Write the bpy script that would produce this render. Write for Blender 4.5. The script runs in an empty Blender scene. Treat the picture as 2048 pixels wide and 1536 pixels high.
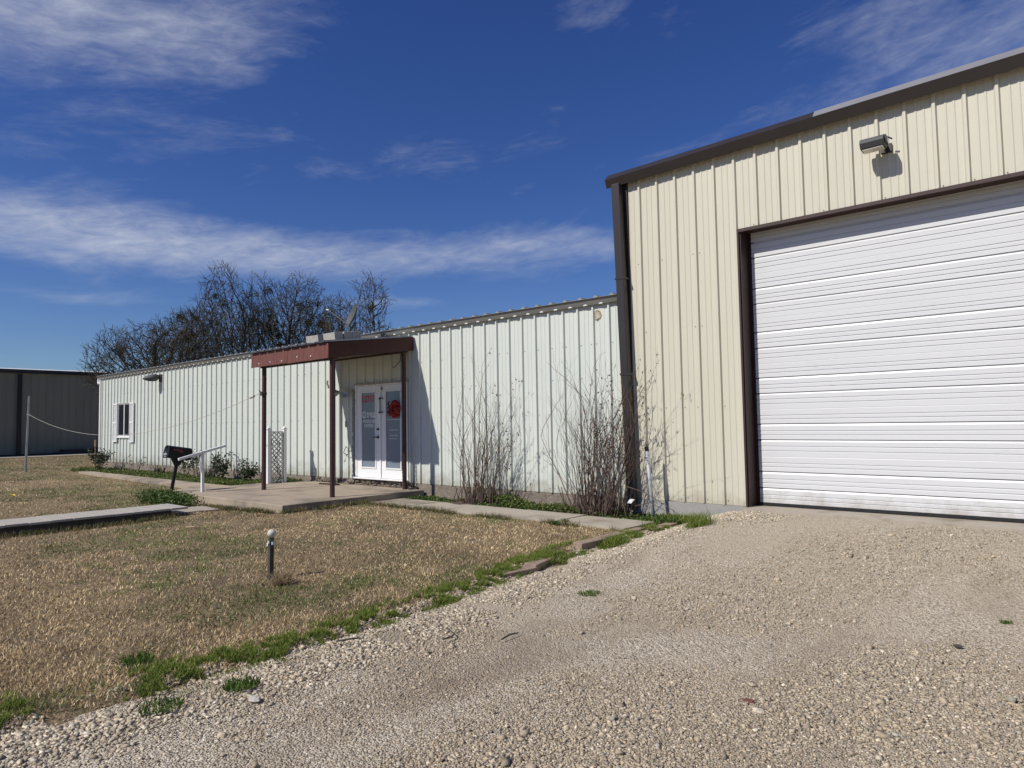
import bpy, math, random
import numpy as np
from mathutils import Vector, Matrix
random.seed(7); rng = np.random.default_rng(11)
R = math.radians
SC = bpy.context.scene
COL = SC.collection
# ------------------------------------------------------------------ camera solve (metres; X along the walls, Y into them, Z up)
F_PX, PITCH, ROLL, YAW = 1364.0, 0.0553, -0.01698, 0.71717
CAM = Vector((0, -9.2135, 1.2113))
Fv = Vector((-math.sin(YAW)*math.cos(PITCH), math.cos(YAW)*math.cos(PITCH), math.sin(PITCH)))
_r = Vector((math.cos(YAW), math.sin(YAW), 0)); _u = _r.cross(Fv)
Rv = _r*math.cos(ROLL)+_u*math.sin(ROLL); Uv = _u*math.cos(ROLL)-_r*math.sin(ROLL)
def ray(x, y): return Fv + Rv*((x-1024)/F_PX) - Uv*((y-768)/F_PX)
def aY(x, y, Y=0.0): d = ray(x, y); return CAM + d*((Y-CAM.y)/d.y)
def aX(x, y, X): d = ray(x, y); return CAM + d*((X-CAM.x)/d.x)
def aZ(x, y, Z): d = ray(x, y); return CAM + d*((Z-CAM.z)/d.z)

cam = bpy.data.cameras.new('camera'); cam.sensor_width = 36; cam.sensor_fit = 'HORIZONTAL'
cam.lens = F_PX*36/2048; cam.clip_start = .05; cam.clip_end = 5000
co = bpy.data.objects.new('camera', cam); COL.objects.link(co)
M = Matrix((Rv, Uv, -Fv)).transposed().to_4x4(); M.translation = CAM; co.matrix_world = M
SC.camera = co

# ------------------------------------------------------------------ materials
def nd(nt, t, **kw):
    n = nt.nodes.new(t)
    for k, v in kw.items():
        if k in n.inputs: n.inputs[k].default_value = v
        else: setattr(n, k, v)
    return n
def mat(name, col, rough=.6, metal=0, col2=None, nscale=4, nstretch=(1, 1, 1), mix=.5, bump=0, bscale=60, col3=None, n3=1.0, t3=(.55, .7), spec=.5, attr=None, trans=0, d3=6, dirt=None):
    m = bpy.data.materials.new(name); m.use_nodes = True; nt = m.node_tree; L = nt.links
    b = nt.nodes['Principled BSDF']
    b.inputs['Roughness'].default_value = rough; b.inputs['Metallic'].default_value = metal
    b.inputs['Specular IOR Level'].default_value = spec
    b.inputs['Base Color'].default_value = (*col, 1)
    tc = nd(nt, 'ShaderNodeNewGeometry')
    mp = nd(nt, 'ShaderNodeMapping'); mp.inputs['Scale'].default_value = nstretch
    L.new(tc.outputs['Position'], mp.inputs['Vector'])
    out = None
    if attr:
        a = nd(nt, 'ShaderNodeAttribute', attribute_name=attr); out = a.outputs['Color']
    if col2:
        n = nd(nt, 'ShaderNodeTexNoise', Scale=nscale, Detail=8.0, Roughness=.62)
        L.new(mp.outputs[0], n.inputs['Vector'])
        rmp = nd(nt, 'ShaderNodeMapRange'); rmp.inputs[1].default_value = .5-mix*.3; rmp.inputs[2].default_value = .5+mix*.3
        L.new(n.outputs['Fac'], rmp.inputs[0])
        mx = nd(nt, 'ShaderNodeMix', data_type='RGBA'); L.new(rmp.outputs[0], mx.inputs[0])
        mx.inputs[6].default_value = (*col, 1); mx.inputs[7].default_value = (*col2, 1)
        if out: L.new(out, mx.inputs[6])
        out = mx.outputs[2]
    if col3:
        n = nd(nt, 'ShaderNodeTexNoise', Scale=n3, Detail=float(d3), Roughness=.6)
        L.new(mp.outputs[0], n.inputs['Vector'])
        rmp = nd(nt, 'ShaderNodeMapRange'); rmp.inputs[1].default_value = t3[0]; rmp.inputs[2].default_value = t3[1]
        L.new(n.outputs['Fac'], rmp.inputs[0])
        mx = nd(nt, 'ShaderNodeMix', data_type='RGBA'); L.new(rmp.outputs[0], mx.inputs[0])
        mx.inputs[6].default_value = (*col, 1); mx.inputs[7].default_value = (*col3, 1)
        if out: L.new(out, mx.inputs[6])
        out = mx.outputs[2]
    if dirt:   # mud splash and grime with a ragged top edge
        sx_ = nd(nt, 'ShaderNodeSeparateXYZ'); L.new(tc.outputs['Position'], sx_.inputs[0])
        n = nd(nt, 'ShaderNodeTexNoise', Scale=5.0, Detail=8.0, Roughness=.7); L.new(tc.outputs['Position'], n.inputs['Vector'])
        a = nd(nt, 'ShaderNodeMapRange'); a.inputs[1].default_value = dirt[1]; a.inputs[2].default_value = 0.0; a.inputs[3].default_value = 0; a.inputs[4].default_value = .42; L.new(sx_.outputs[2], a.inputs[0])
        ad_ = nd(nt, 'ShaderNodeMath', operation='ADD'); L.new(a.outputs[0], ad_.inputs[0]); L.new(n.outputs['Fac'], ad_.inputs[1])
        q = nd(nt, 'ShaderNodeMapRange'); q.inputs[1].default_value = .62; q.inputs[2].default_value = 1.0; q.inputs[4].default_value = .75; L.new(ad_.outputs[0], q.inputs[0])
        mx = nd(nt, 'ShaderNodeMix', data_type='RGBA'); L.new(q.outputs[0], mx.inputs[0]); mx.inputs[6].default_value = (*col, 1); mx.inputs[7].default_value = (*dirt[0], 1)
        if out: L.new(out, mx.inputs[6])
        out = mx.outputs[2]
    if out: L.new(out, b.inputs['Base Color'])
    if bump:
        n = nd(nt, 'ShaderNodeTexNoise', Scale=bscale, Detail=6.0)
        L.new(tc.outputs['Position'], n.inputs['Vector'])
        bp = nd(nt, 'ShaderNodeBump', Strength=bump, Distance=.02); L.new(n.outputs['Fac'], bp.inputs['Height']); L.new(bp.outputs[0], b.inputs['Normal'])
    if trans:
        tr = nd(nt, 'ShaderNodeBsdfTranslucent'); 
        if out: L.new(out, tr.inputs['Color'])
        else: tr.inputs['Color'].default_value = (*col, 1)
        ms = nd(nt, 'ShaderNodeMixShader'); ms.inputs[0].default_value = trans
        L.new(b.outputs[0], ms.inputs[1]); L.new(tr.outputs[0], ms.inputs[2])
        L.new(ms.outputs[0], nt.nodes['Material Output'].inputs['Surface'])
    return m
MT = {}
MT['cream'] = mat('cream_steel', (.59, .56, .45), .42, col2=(.55, .522, .42), nscale=1.1, nstretch=(1, 1, .15), mix=.9, spec=.35, bump=.22, bscale=2.0, col3=(.54,.505,.385), n3=9, t3=(.6,.85), dirt=((.36, .31, .23), .25))
MT['pale'] = mat('pale_green_steel', (.615, .64, .575), .5, col2=(.555, .59, .54), nscale=1.4, nstretch=(1, 1, .2), mix=.9, spec=.3, bump=.25, bscale=2.2, col3=(.50, .52, .46), n3=3.1, t3=(.60, .78), dirt=((.30, .27, .20), .45))
MT['white'] = mat('white_paint', (.80, .80, .80), .45, col2=(.74, .74, .73), nscale=3, mix=.8, spec=.4)
MT['doorw'] = mat('white_steel_door', (.635, .635, .63), .38, col2=(.60, .605, .605), nscale=1.3, nstretch=(.4, 1, 1.5), mix=1, spec=.45, col3=(.57,.56,.545), n3=5, t3=(.66,.85), bump=.05, bscale=3, dirt=((.36, .32, .27), .30))
MT['trimdark'] = mat('brown_trim_steel', (.030, .024, .022), .35, col2=(.036, .03, .027), nscale=3, mix=.8, spec=.45)
MT['jamb'] = mat('rusty_red_brown_paint', (.045, .015, .012), .55, col2=(.03, .012, .010), nscale=6, mix=.8)
MT['maroon'] = mat('faded_maroon_paint', (.105, .034, .026), .6, col2=(.185, .08, .06), nscale=5, nstretch=(6, 1, .5), mix=.8, col3=(.12, .03, .025), n3=14, t3=(.58, .7), spec=.3)
MT['maroonside'] = mat('maroon_unfaded_shaded', (.062, .012, .010), .5, col2=(.045, .010, .009), nscale=5, spec=.3)  # unfaded paint, darkened further to carry the shade on the canopy sides
MT['maroonpost'] = mat('maroon_post_paint', (.06, .02, .017), .5, col2=(.045, .015, .013), nscale=8, mix=.8, col3=(.13, .055, .045), n3=25, t3=(.62, .75))
MT['soffit'] = mat('soffit_board', (.42, .40, .34), .8, col2=(.34, .32, .27), nscale=3)
MT['roof'] = mat('roof_steel', (.36, .37, .35), .45, metal=.3, col2=(.22, .22, .2), nscale=3, mix=.9)
MT['eave'] = mat('eave_trim', (.24, .235, .21), .6, col2=(.19, .185, .17), nscale=2, nstretch=(1, 1, 6))
MT['trimsheen'] = mat('painted_trim_sheen', (.40, .39, .39), .3, metal=.4, col2=(.32, .31, .31), nscale=1.5, mix=1)  # sky and sun sheen on the upper trim face, put into a lighter colour
MT['dish'] = mat('dish_grey', (.07, .073, .076), .6, col2=(.055, .058, .06), nscale=8)
MT['flag'] = mat('flag_red', (.22, .04, .04), .5, col2=(.15, .03, .03), nscale=20)
MT['galv'] = mat('galvanised_steel', (.38, .40, .42), .42, metal=.6, col2=(.26, .28, .3), nscale=9)
MT['greypipe'] = mat('grey_pipe', (.46, .48, .50), .45, col2=(.34, .36, .38), nscale=7, nstretch=(1,1,.4))
MT['black'] = mat('black_plastic', (.012, .012, .013), .4, col2=(.02,.02,.02), nscale=20)
MT['mailblack'] = mat('black_enamel', (.005, .005, .006), .5, spec=.25, col2=(.016,.015,.015), nscale=14)
MT['darkmetal'] = mat('dark_metal', (.03, .027, .025), .5, col2=(.05,.04,.03), nscale=30)
MT['bronze'] = mat('bronze_lamp', (.06, .06, .065), .65, col2=(.06,.06,.063), nscale=12)
MT['lens'] = mat('lamp_lens', (.62, .6, .5), .25)
MT['conc'] = mat('concrete', (.40, .325, .235), .9, col2=(.30, .245, .185), nscale=3.5, mix=1, col3=(.19, .155, .12), n3=1.1, t3=(.48, .66), bump=.25, bscale=70)
MT['concwalk'] = mat('walk_concrete', (.40, .35, .28), .9, col2=(.33, .29, .23), nscale=3, mix=1, col3=(.21, .17, .125), n3=1.7, t3=(.50, .68), bump=.3, bscale=60)
MT['found'] = mat('foundation_concrete', (.25, .205, .16), .95, col2=(.15, .125, .10), nscale=7, mix=1, col3=(.34, .30, .24), n3=18, t3=(.55, .7), bump=.8, bscale=40)
MT['foundnew'] = mat('grey_foundation', (.36, .345, .32), .9, col2=(.28, .27, .25), nscale=5, mix=1, bump=.3, bscale=50)
MT['rubble'] = mat('rubble_sill', (.30, .25, .19), .95, col2=(.13, .11, .085), nscale=14, mix=1, bump=1, bscale=35)
MT['block'] = mat('cinder_block', (.42, .40, .36), .95, col2=(.33, .31, .28), nscale=20, bump=.4, bscale=120)
MT['brick'] = mat('edging_concrete', (.33, .24, .18), .92, col2=(.24, .175, .135), nscale=9, mix=1, bump=.4, bscale=60)
MT['plank'] = mat('weathered_planks', (.46, .43, .37), .9, col2=(.34, .31, .27), nscale=6, nstretch=(1, 8, 1), mix=1, bump=.4, bscale=40)
MT['plankd'] = mat('dark_timber', (.045, .038, .032), .9, col2=(.07, .06, .05), nscale=9)
MT['glass'] = mat('frosted_blind_glass', (.19, .23, .28), .2, col2=(.17, .21, .26), nscale=2, spec=.6)
MT['winglass'] = mat('dark_window_glass', (.008, .009, .014), .08, spec=.35, col2=(.02,.022,.03), nscale=2)
MT['red'] = mat('red_vinyl', (.45, .012, .02), .5)
MT['wreath'] = mat('red_mesh_ribbon', (.40, .010, .008), .45, col2=(.2, .005, .005), nscale=30, mix=1)
MT['wreathdark'] = mat('dark_ribbon', (.03, .012, .01), .6)
MT['vinyl'] = mat('white_vinyl', (.72, .76, .78), .5)
MT['foam'] = mat('rough_grey_foam', (.17, .165, .155), .95, col2=(.30, .29, .27), nscale=25, mix=1, bump=.8, bscale=50)
MT['peel'] = mat('peeling_caulk', (.52, .50, .43), .9, col2=(.3, .28, .23), nscale=22, mix=1)
MT['barn'] = mat('barn_steel', (.27, .26, .19), .6, col2=(.235, .225, .17), nscale=1, nstretch=(1, 1, .2), spec=.3)
MT['barnroof'] = mat('bright_roof_edge', (.8, .8, .78), .4)
MT['wood'] = mat('wood_stick', (.45, .33, .2), .8, col2=(.35, .25, .15), nscale=30)
MT['yellow'] = mat('yellow_litter', (.7, .55, .05), .6)
MT['bark'] = mat('bark', (.040, .034, .024), .9, col2=(.072, .062, .044), nscale=8, mix=1)
MT['stem'] = mat('dead_stem', (.135, .09, .068), .85, col2=(.06, .04, .032), nscale=7, mix=1)
MT['rosestem'] = mat('green_brown_stem', (.10, .085, .04), .8, col2=(.07, .05, .03), nscale=10)
MT['leafa'] = mat('leaf_green', (.05, .08, .03), .55, attr='Col', trans=.25, spec=.3)
MT['blade'] = mat('blade', (.3, .25, .15), .8, attr='Col', trans=.2, spec=.15)
MT['stone'] = mat('stone', (.4, .35, .28), .95, attr='Col', spec=.15, col2=(.30,.26,.2), nscale=90, mix=.6, bump=.2, bscale=300)

# ------------------------------------------------------------------ object helpers
def tag(o, label=None, cat=None, group=None, kind=None):
    if label: o['label'] = label
    if cat: o['category'] = cat
    if group: o['group'] = group
    if kind: o['kind'] = kind
    return o
def empty(name, loc, label, cat, group=None):
    o = bpy.data.objects.new(name, None); o.empty_display_size = .1; COL.objects.link(o); o.location = loc
    return tag(o, label, cat, group)
class MB:
    def __init__(s): s.v = []; s.f = []; s.m = []
    def add(s, vs, fs, mi=0):
        n = len(s.v); s.v += [tuple(v) for v in vs]; s.f += [tuple(i+n for i in f) for f in fs]; s.m += [mi]*len(fs); return s
    def box(s, a, b, mi=0):
        x0, y0, z0 = a; x1, y1, z1 = b
        vs = [(x, y, z) for z in (z0, z1) for y in (y0, y1) for x in (x0, x1)]
        return s.add(vs, [(0, 2, 3, 1), (4, 5, 7, 6), (0, 1, 5, 4), (2, 6, 7, 3), (0, 4, 6, 2), (1, 3, 7, 5)], mi)
    def obox(s, c, ax, ay, az, mi=0):   # oriented box, half vectors
        c, ax, ay, az = map(Vector, (c, ax, ay, az))
        vs = [c+ax*i+ay*j+az*k for k in (-1, 1) for j in (-1, 1) for i in (-1, 1)]
        return s.add(vs, [(0, 2, 3, 1), (4, 5, 7, 6), (0, 1, 5, 4), (2, 6, 7, 3), (0, 4, 6, 2), (1, 3, 7, 5)], mi)
    def prism(s, poly, ext, mi=0):  # poly: list of 3D points, ext vector
        n = len(poly); e = Vector(ext); P = [Vector(p) for p in poly]
        vs = P+[p+e for p in P]
        return s.add(vs, [tuple(range(n))[::-1], tuple(range(n, 2*n))]+[(i, (i+1) % n, n+(i+1) % n, n+i) for i in range(n)], mi)
    def tube(s, pts, rad, seg=8, mi=0, cap=True):
        pts = [Vector(p) for p in pts]; n = len(pts)
        if not hasattr(rad, '__len__'): rad = [rad]*n
        base = len(s.v); prev = None
        for i, p in enumerate(pts):
            t = (pts[min(i+1, n-1)]-pts[max(i-1, 0)])
            if t.length < 1e-9: t = Vector((0, 0, 1))
            t.normalize()
            if prev is None:
                a = Vector((0, 0, 1)) if abs(t.z) < .9 else Vector((1, 0, 0)); u = t.cross(a).normalized()
            else: u = (prev-t*prev.dot(t)); u = u.normalized() if u.length > 1e-6 else t.orthogonal().normalized()
            prev = u; w = t.cross(u)
            for k in range(seg):
                an = 2*math.pi*k/seg; q = p+(u*math.cos(an)+w*math.sin(an))*rad[i]; s.v.append(tuple(q))
        for i in range(n-1):
            for k in range(seg):
                k2 = (k+1) % seg; s.f.append((base+i*seg+k, base+i*seg+k2, base+(i+1)*seg+k2, base+(i+1)*seg+k)); s.m.append(mi)
        if cap:
            s.f.append(tuple(base+k for k in range(seg))[::-1]); s.f.append(tuple(base+(n-1)*seg+k for k in range(seg))); s.m += [mi, mi]
        return s
    def lathe(s, c, axis, prof, seg=20, mi=0):  # prof: (radius, dist along axis)
        axis = Vector(axis).normalized(); c = Vector(c)
        s.tube_prof(c, axis, prof, seg, mi); return s
    def tube_prof(s, c, axis, prof, seg, mi):
        u = axis.orthogonal().normalized(); w = axis.cross(u); base = len(s.v); n = len(prof)
        for r, d in prof:
            for k in range(seg):
                an = 2*math.pi*k/seg; s.v.append(tuple(c+axis*d+(u*math.cos(an)+w*math.sin(an))*r))
        for i in range(n-1):
            for k in range(seg):
                k2 = (k+1) % seg; s.f.append((base+i*seg+k, base+i*seg+k2, base+(i+1)*seg+k2, base+(i+1)*seg+k)); s.m.append(mi)
        s.f.append(tuple(base+k for k in range(seg))[::-1]); s.f.append(tuple(base+(n-1)*seg+k for k in range(seg))); s.m += [mi, mi]
    def build(s, name, mats, parent=None, smooth=False, bevel=0):
        if not isinstance(mats, (list, tuple)): mats = [mats]
        off = Vector((0, 0, 0)); p = parent
        while p is not None: off += Vector(p.location); p = p.parent
        me = bpy.data.meshes.new(name)
        me.from_pydata([(v[0]-off.x, v[1]-off.y, v[2]-off.z) for v in s.v], [], s.f)
        for m in mats: me.materials.append(MT[m] if isinstance(m, str) else m)
        if len(mats) > 1: me.polygons.foreach_set('material_index', s.m)
        if smooth: me.polygons.foreach_set('use_smooth', [True]*len(s.f))
        me.update()
        o = bpy.data.objects.new(name, me); COL.objects.link(o)
        if parent is not None: o.parent = parent
        if bevel:
            b = o.modifiers.new('bevel', 'BEVEL'); b.width = bevel; b.segments = 2; b.limit_method = 'ANGLE'
        return o
def np_mesh(name, V, F, mats, col=None, parent=None, mi=None):
    V = np.asarray(V, dtype=np.float32); F = np.asarray(F, dtype=np.int32)
    off = Vector((0, 0, 0)); p = parent
    while p is not None: off += Vector(p.location); p = p.parent
    V = V-np.array(off, dtype=np.float32)
    me = bpy.data.meshes.new(name); k = F.shape[1]
    me.vertices.add(len(V)); me.vertices.foreach_set('co', V.ravel())
    me.loops.add(F.size); me.loops.foreach_set('vertex_index', F.ravel())
    me.polygons.add(len(F)); me.polygons.foreach_set('loop_start', np.arange(0, F.size, k, dtype=np.int32))
    for m in (mats if isinstance(mats, (list, tuple)) else [mats]): me.materials.append(MT[m])
    if mi is not None: me.polygons.foreach_set('material_index', np.asarray(mi, dtype=np.int32))
    me.update(calc_edges=True)
    if col is not None:
        a = me.color_attributes.new('Col', 'FLOAT_COLOR', 'POINT')
        c = np.ones((len(V), 4), dtype=np.float32); c[:, :3] = col; a.data.foreach_set('color', c.ravel())
    o = bpy.data.objects.new(name, me); COL.objects.link(o)
    if parent is not None: o.parent = parent
    return o
def copy_tree(o, parent=None):
    c = o.copy(); COL.objects.link(c)
    if parent is not None: c.parent = parent
    for ch in [x for x in bpy.data.objects if x.parent == o]: copy_tree(ch, c)
    return c
def text_mesh(s, size, depth=.002, bold=0.0, align='CENTER'):
    cu = bpy.data.curves.new('t', 'FONT'); cu.body = s; cu.size = size; cu.extrude = depth; cu.offset = bold; cu.align_x = align
    ob = bpy.data.objects.new('t', cu); COL.objects.link(ob)
    dg = bpy.context.evaluated_depsgraph_get(); me = bpy.data.meshes.new_from_object(ob.evaluated_get(dg))
    vs = [v.co.copy() for v in me.vertices]; fs = [tuple(p.vertices) for p in me.polygons]
    bpy.data.objects.remove(ob); bpy.data.curves.remove(cu); bpy.data.meshes.remove(me)
    return vs, fs
def put_text(mb, s, width, height, center, ux, uz, mi=0, bold=0.0):  # fits the text in width x height
    vs, fs = text_mesh(s, 1.0, .001, bold)
    x0 = min(v.x for v in vs); x1 = max(v.x for v in vs); y0 = min(v.y for v in vs); y1 = max(v.y for v in vs)
    ux = Vector(ux); uz = Vector(uz); n = ux.cross(uz); c = Vector(center)
    mb.add([c+ux*((v.x-(x0+x1)/2)*width/(x1-x0))+uz*((v.y-(y0+y1)/2)*height/(y1-y0))+n*(v.z*1.0) for v in vs], fs, mi)

# ------------------------------------------------------------------ numpy value noise for the ground
_T = rng.random((64, 64)).astype(np.float64)
def vnoise(x, y):
    x = np.asarray(x, dtype=float); y = np.asarray(y, dtype=float)
    xi = np.floor(x).astype(int); yi = np.floor(y).astype(int); fx = x-xi; fy = y-yi
    fx = fx*fx*(3-2*fx); fy = fy*fy*(3-2*fy)
    g = lambda a, b: _T[a % 64, b % 64]
    return (g(xi, yi)*(1-fx)+g(xi+1, yi)*fx)*(1-fy)+(g(xi, yi+1)*(1-fx)+g(xi+1, yi+1)*fx)*fy
def fbm(x, y, o=4):
    s = 0; a = .5; t = 0
    for i in range(o): s = s+a*vnoise(x*2**i+17*i, y*2**i+31*i); t += a; a *= .55
    return s/t
def sm(t): t = np.clip(t, 0, 1); return t*t*(3-2*t)
EDX = [-12, -8.3, -7.8, -6.6, -5.4, -4.3, -2.7, -1.0, 0.0]; EDV = [-4.35, -4.32, -4.27, -4.22, -4.30, -4.48, -4.60, -4.45, -4.05]
def edge(Y): return np.interp(Y, EDX, EDV)
def drive_z(X, Y):
    X = np.asarray(X, float); Y = np.asarray(Y, float)
    z = -.335+.305*sm((Y+4.3)/4.15)*sm((X+4.95)/1.3)
    return z+.03*(fbm(X*.8, Y*.8)-.5)*sm((-.3-Y)/1.0)+.012*(fbm(X*4+9, Y*4)-.5)
def lawn_z(X, Y):
    X = np.asarray(X, float); Y = np.asarray(Y, float)
    z = -.30+.055*sm((X+13)/3)*sm((Y+5.2)/1.8)*sm((-.4-Y)/.5)
    z = z+.05*(fbm(X*.35+3, Y*.35)-.5)+.02*(fbm(X*2, Y*2)-.5)
    t = sm((X-(edge(Y)-.15))/.3)
    return z*(1-t)+(drive_z(X, Y)-.04)*t
def grid(name, xs, ys, zf, m):
    X, Y = np.meshgrid(xs, ys, indexing='ij')
    if callable(zf): Z = zf(X, Y)
    nx, ny = X.shape; V = np.stack([X, Y, Z], -1).reshape(-1, 3)
    i = np.arange(nx-1)[:, None]*ny+np.arange(ny-1)[None]; F = np.stack([i, i+ny, i+ny+1, i+1], -1).reshape(-1, 4)
    return np_mesh(name, V, F, m)

# ground materials
def ground_mats():
    # lawn soil
    m = bpy.data.materials.new('dry_lawn_soil'); m.use_nodes = True; nt = m.node_tree; L = nt.links; b = nt.nodes['Principled BSDF']
    b.inputs['Roughness'].default_value = 1; b.inputs['Specular IOR Level'].default_value = .1
    g = nd(nt, 'ShaderNodeNewGeometry')
    def noise(s, d=6.0, st=None, r=.6):
        n = nd(nt, 'ShaderNodeTexNoise', Scale=s, Detail=d, Roughness=r)
        if st:
            mp = nd(nt, 'ShaderNodeMapping'); mp.inputs['Scale'].default_value = st; L.new(g.outputs['Position'], mp.inputs[0]); L.new(mp.outputs[0], n.inputs['Vector'])
        else: L.new(g.outputs['Position'], n.inputs['Vector'])
        return n.outputs['Fac']
    def mr(x, a, b2):
        n = nd(nt, 'ShaderNodeMapRange'); n.inputs[1].default_value = a; n.inputs[2].default_value = b2; L.new(x, n.inputs[0]); return n.outputs[0]
    def mix(f, a, b2):
        n = nd(nt, 'ShaderNodeMix', data_type='RGBA'); L.new(f, n.inputs[0])
        for k, q in ((6, a), (7, b2)):
            if isinstance(q, tuple): n.inputs[k].default_value = (*q, 1)
            else: L.new(q, n.inputs[k])
        return n.outputs[2]
    c = mix(mr(noise(38, 8), .35, .65), (.13, .095, .06), (.36, .275, .165))
    c = mix(mr(noise(1.1, 7), .5, .66), c, (.15, .115, .075))
    c = mix(mr(noise(.55, 7), .60, .72), c, (.10, .11, .045))
    L.new(c, b.inputs['Base Color'])
    bp = nd(nt, 'ShaderNodeBump', Strength=.9, Distance=.03); L.new(noise(45, 8), bp.inputs['Height']); L.new(bp.outputs[0], b.inputs['Normal'])
    MT['lawn'] = m
    # gravel
    m = bpy.data.materials.new('gravel_fines'); m.use_nodes = True; nt = m.node_tree; L = nt.links; b = nt.nodes['Principled BSDF']
    b.inputs['Roughness'].default_value = 1; b.inputs['Specular IOR Level'].default_value = .1
    g = nd(nt, 'ShaderNodeNewGeometry')
    v = nd(nt, 'ShaderNodeTexVoronoi', Scale=85.0); L.new(g.outputs['Position'], v.inputs['Vector'])
    v2 = nd(nt, 'ShaderNodeTexVoronoi', Scale=34.0); L.new(g.outputs['Position'], v2.inputs['Vector'])
    sep = nd(nt, 'ShaderNodeSeparateColor'); L.new(v.outputs['Color'], sep.inputs[0])
    cr = nd(nt, 'ShaderNodeValToRGB'); L.new(sep.outputs[0], cr.inputs[0])
    e = cr.color_ramp.elements; e[0].position = 0; e[0].color = (.25, .205, .15, 1); e[1].position = 1; e[1].color = (.74, .67, .55, 1)
    for p, q in ((.3, (.41, .345, .26, 1)), (.7, (.53, .46, .36, 1)), (.9, (.62, .55, .44, 1))): k = e.new(p); k.color = q
    fines = mix(mr(noise(1.3, 6), .42, .6), cr.outputs[0], (.46, .385, .285))
    mfm = nd(nt, 'ShaderNodeMix', data_type='RGBA'); mfm.inputs[0].default_value = .55; L.new(cr.outputs[0], mfm.inputs[6]); L.new(fines, mfm.inputs[7])
    c = mix(mr(noise(.9, 7, (1, .45, 1)), .54, .74), mfm.outputs[2], (.27, .215, .155))
    L.new(c, b.inputs['Base Color'])
    ad = nd(nt, 'ShaderNodeMath', operation='ADD'); L.new(v.outputs['Distance'], ad.inputs[0]); 
    mu = nd(nt, 'ShaderNodeMath', operation='MULTIPLY'); L.new(v2.outputs['Distance'], mu.inputs[0]); mu.inputs[1].default_value = .8; L.new(mu.outputs[0], ad.inputs[1])
    bp = nd(nt, 'ShaderNodeBump', Strength=.9, Distance=.014, invert=True); L.new(ad.outputs[0], bp.inputs['Height']); L.new(bp.outputs[0], b.inputs['Normal'])
    MT['gravel'] = m
ground_mats()

# ------------------------------------------------------------------ ground sheets
fld = MB(); fld.add([(-1500, -1500, -.42), (1500, -1500, -.42), (1500, 1500, -.42), (-1500, 1500, -.42)], [(0, 1, 2, 3)])
tag(fld.build('ground', 'lawn'), kind='structure')
xs = np.concatenate([np.linspace(-75, -22, 90), np.linspace(-21.8, -4.0, 180), np.linspace(-3.9, 14, 20)])
ys = np.concatenate([np.linspace(-30, -9.6, 40), np.linspace(-9.5, .2, 120), np.linspace(.6, 40, 40)])
tag(grid('lawn', xs, ys, lawn_z, 'lawn'), kind='structure')
# driveway: left border follows the wandering gravel edge
U = np.linspace(0, 1, 150)**1.3; ysd = np.concatenate([np.linspace(-26, -10.2, 30), np.linspace(-10.1, -.26, 180)])
def drive_mesh():
    V = []; ny = len(ysd)
    for u in U:
        for y in ysd:
            x0 = edge(y)-.02+.09*math.sin(y*5.1)+.05*math.sin(y*13.3+1); x = x0+(12-x0)*u
            V.append((x, y, 0))
    V = np.array(V); V[:, 2] = drive_z(V[:, 0], V[:, 1]); k = np.repeat(U, ny) == 0; V[k, 2] -= .05
    nx = len(U); i = np.arange(nx-1)[:, None]*ny+np.arange(ny-1)[None]; F = np.stack([i, i+ny, i+ny+1, i+1], -1).reshape(-1, 4)
    return np_mesh('gravel_driveway', V, F, 'gravel')
tag(drive_mesh(), kind='structure')
# pale track in front of the barn
tr = MB(); tr.add([(-47.2, -14, -.27), (-44.8, -14, -.27), (-44.3, 20, -.27), (-47.0, 20, -.27)], [(0, 1, 2, 3)])
tag(tr.build('gravel_path', 'concwalk'), kind='structure')

# ------------------------------------------------------------------ ribbed steel sheet
RIB = .3048; RX0 = -5.3038-.028
def rib_profile(x0, x1, hgt=.033, minor=.006, phase=RX0):
    pts = []
    k0 = math.floor((x0-phase)/RIB)-1; k1 = math.ceil((x1-phase)/RIB)+1
    for k in range(k0, k1):
        c = phase+k*RIB
        for dx, h in ((-.036, 0), (-.016, hgt), (.014, hgt), (.028, 0), (.096, 0), (.106, minor), (.118, minor), (.128, 0), (.180, 0), (.190, minor), (.202, minor), (.212, 0)):
            pts.append((c+dx, h))
    def at(x):
        for (a, ha), (b, hb) in zip(pts, pts[1:]):
            if a <= x <= b: return ha+(hb-ha)*(x-a)/(b-a) if b > a else ha
        return 0
    return [(x0, at(x0))]+[p for p in pts if x0 < p[0] < x1]+[(x1, at(x1))]
def ribbed(mb, x0, x1, zb, zt, y=0.0, mi=0, hgt=.033):
    """wall sheet facing -Y; zb, zt numbers or functions of x"""
    fb = zb if callable(zb) else (lambda x: zb); ft = zt if callable(zt) else (lambda x: zt)
    P = rib_profile(x0, x1, hgt); vs = []; fs = []
    for x, h in P: vs += [(x, y-h, fb(x)), (x, y-h, ft(x))]
    for i in range(len(P)-1): fs.append((2*i, 2*i+2, 2*i+3, 2*i+1))
    mb.add(vs, fs, mi)
def screws(mb, x0, x1, zs, y=0.0, mi=1, r=.006, skip=0.0):
    k0 = math.ceil((x0-RX0)/RIB); k1 = math.floor((x1-RX0)/RIB)
    for z in zs:
        for k in range(k0, k1+1):
            for s_ in ((-1, 1) if k % 3 == 0 else (1,)):
                if random.random() < skip: continue
                x = RX0+k*RIB+s_*.052
                if x0 < x < x1: mb.tube([(x, y+.001, z), (x, y-.008, z)], r, 6, mi)

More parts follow.
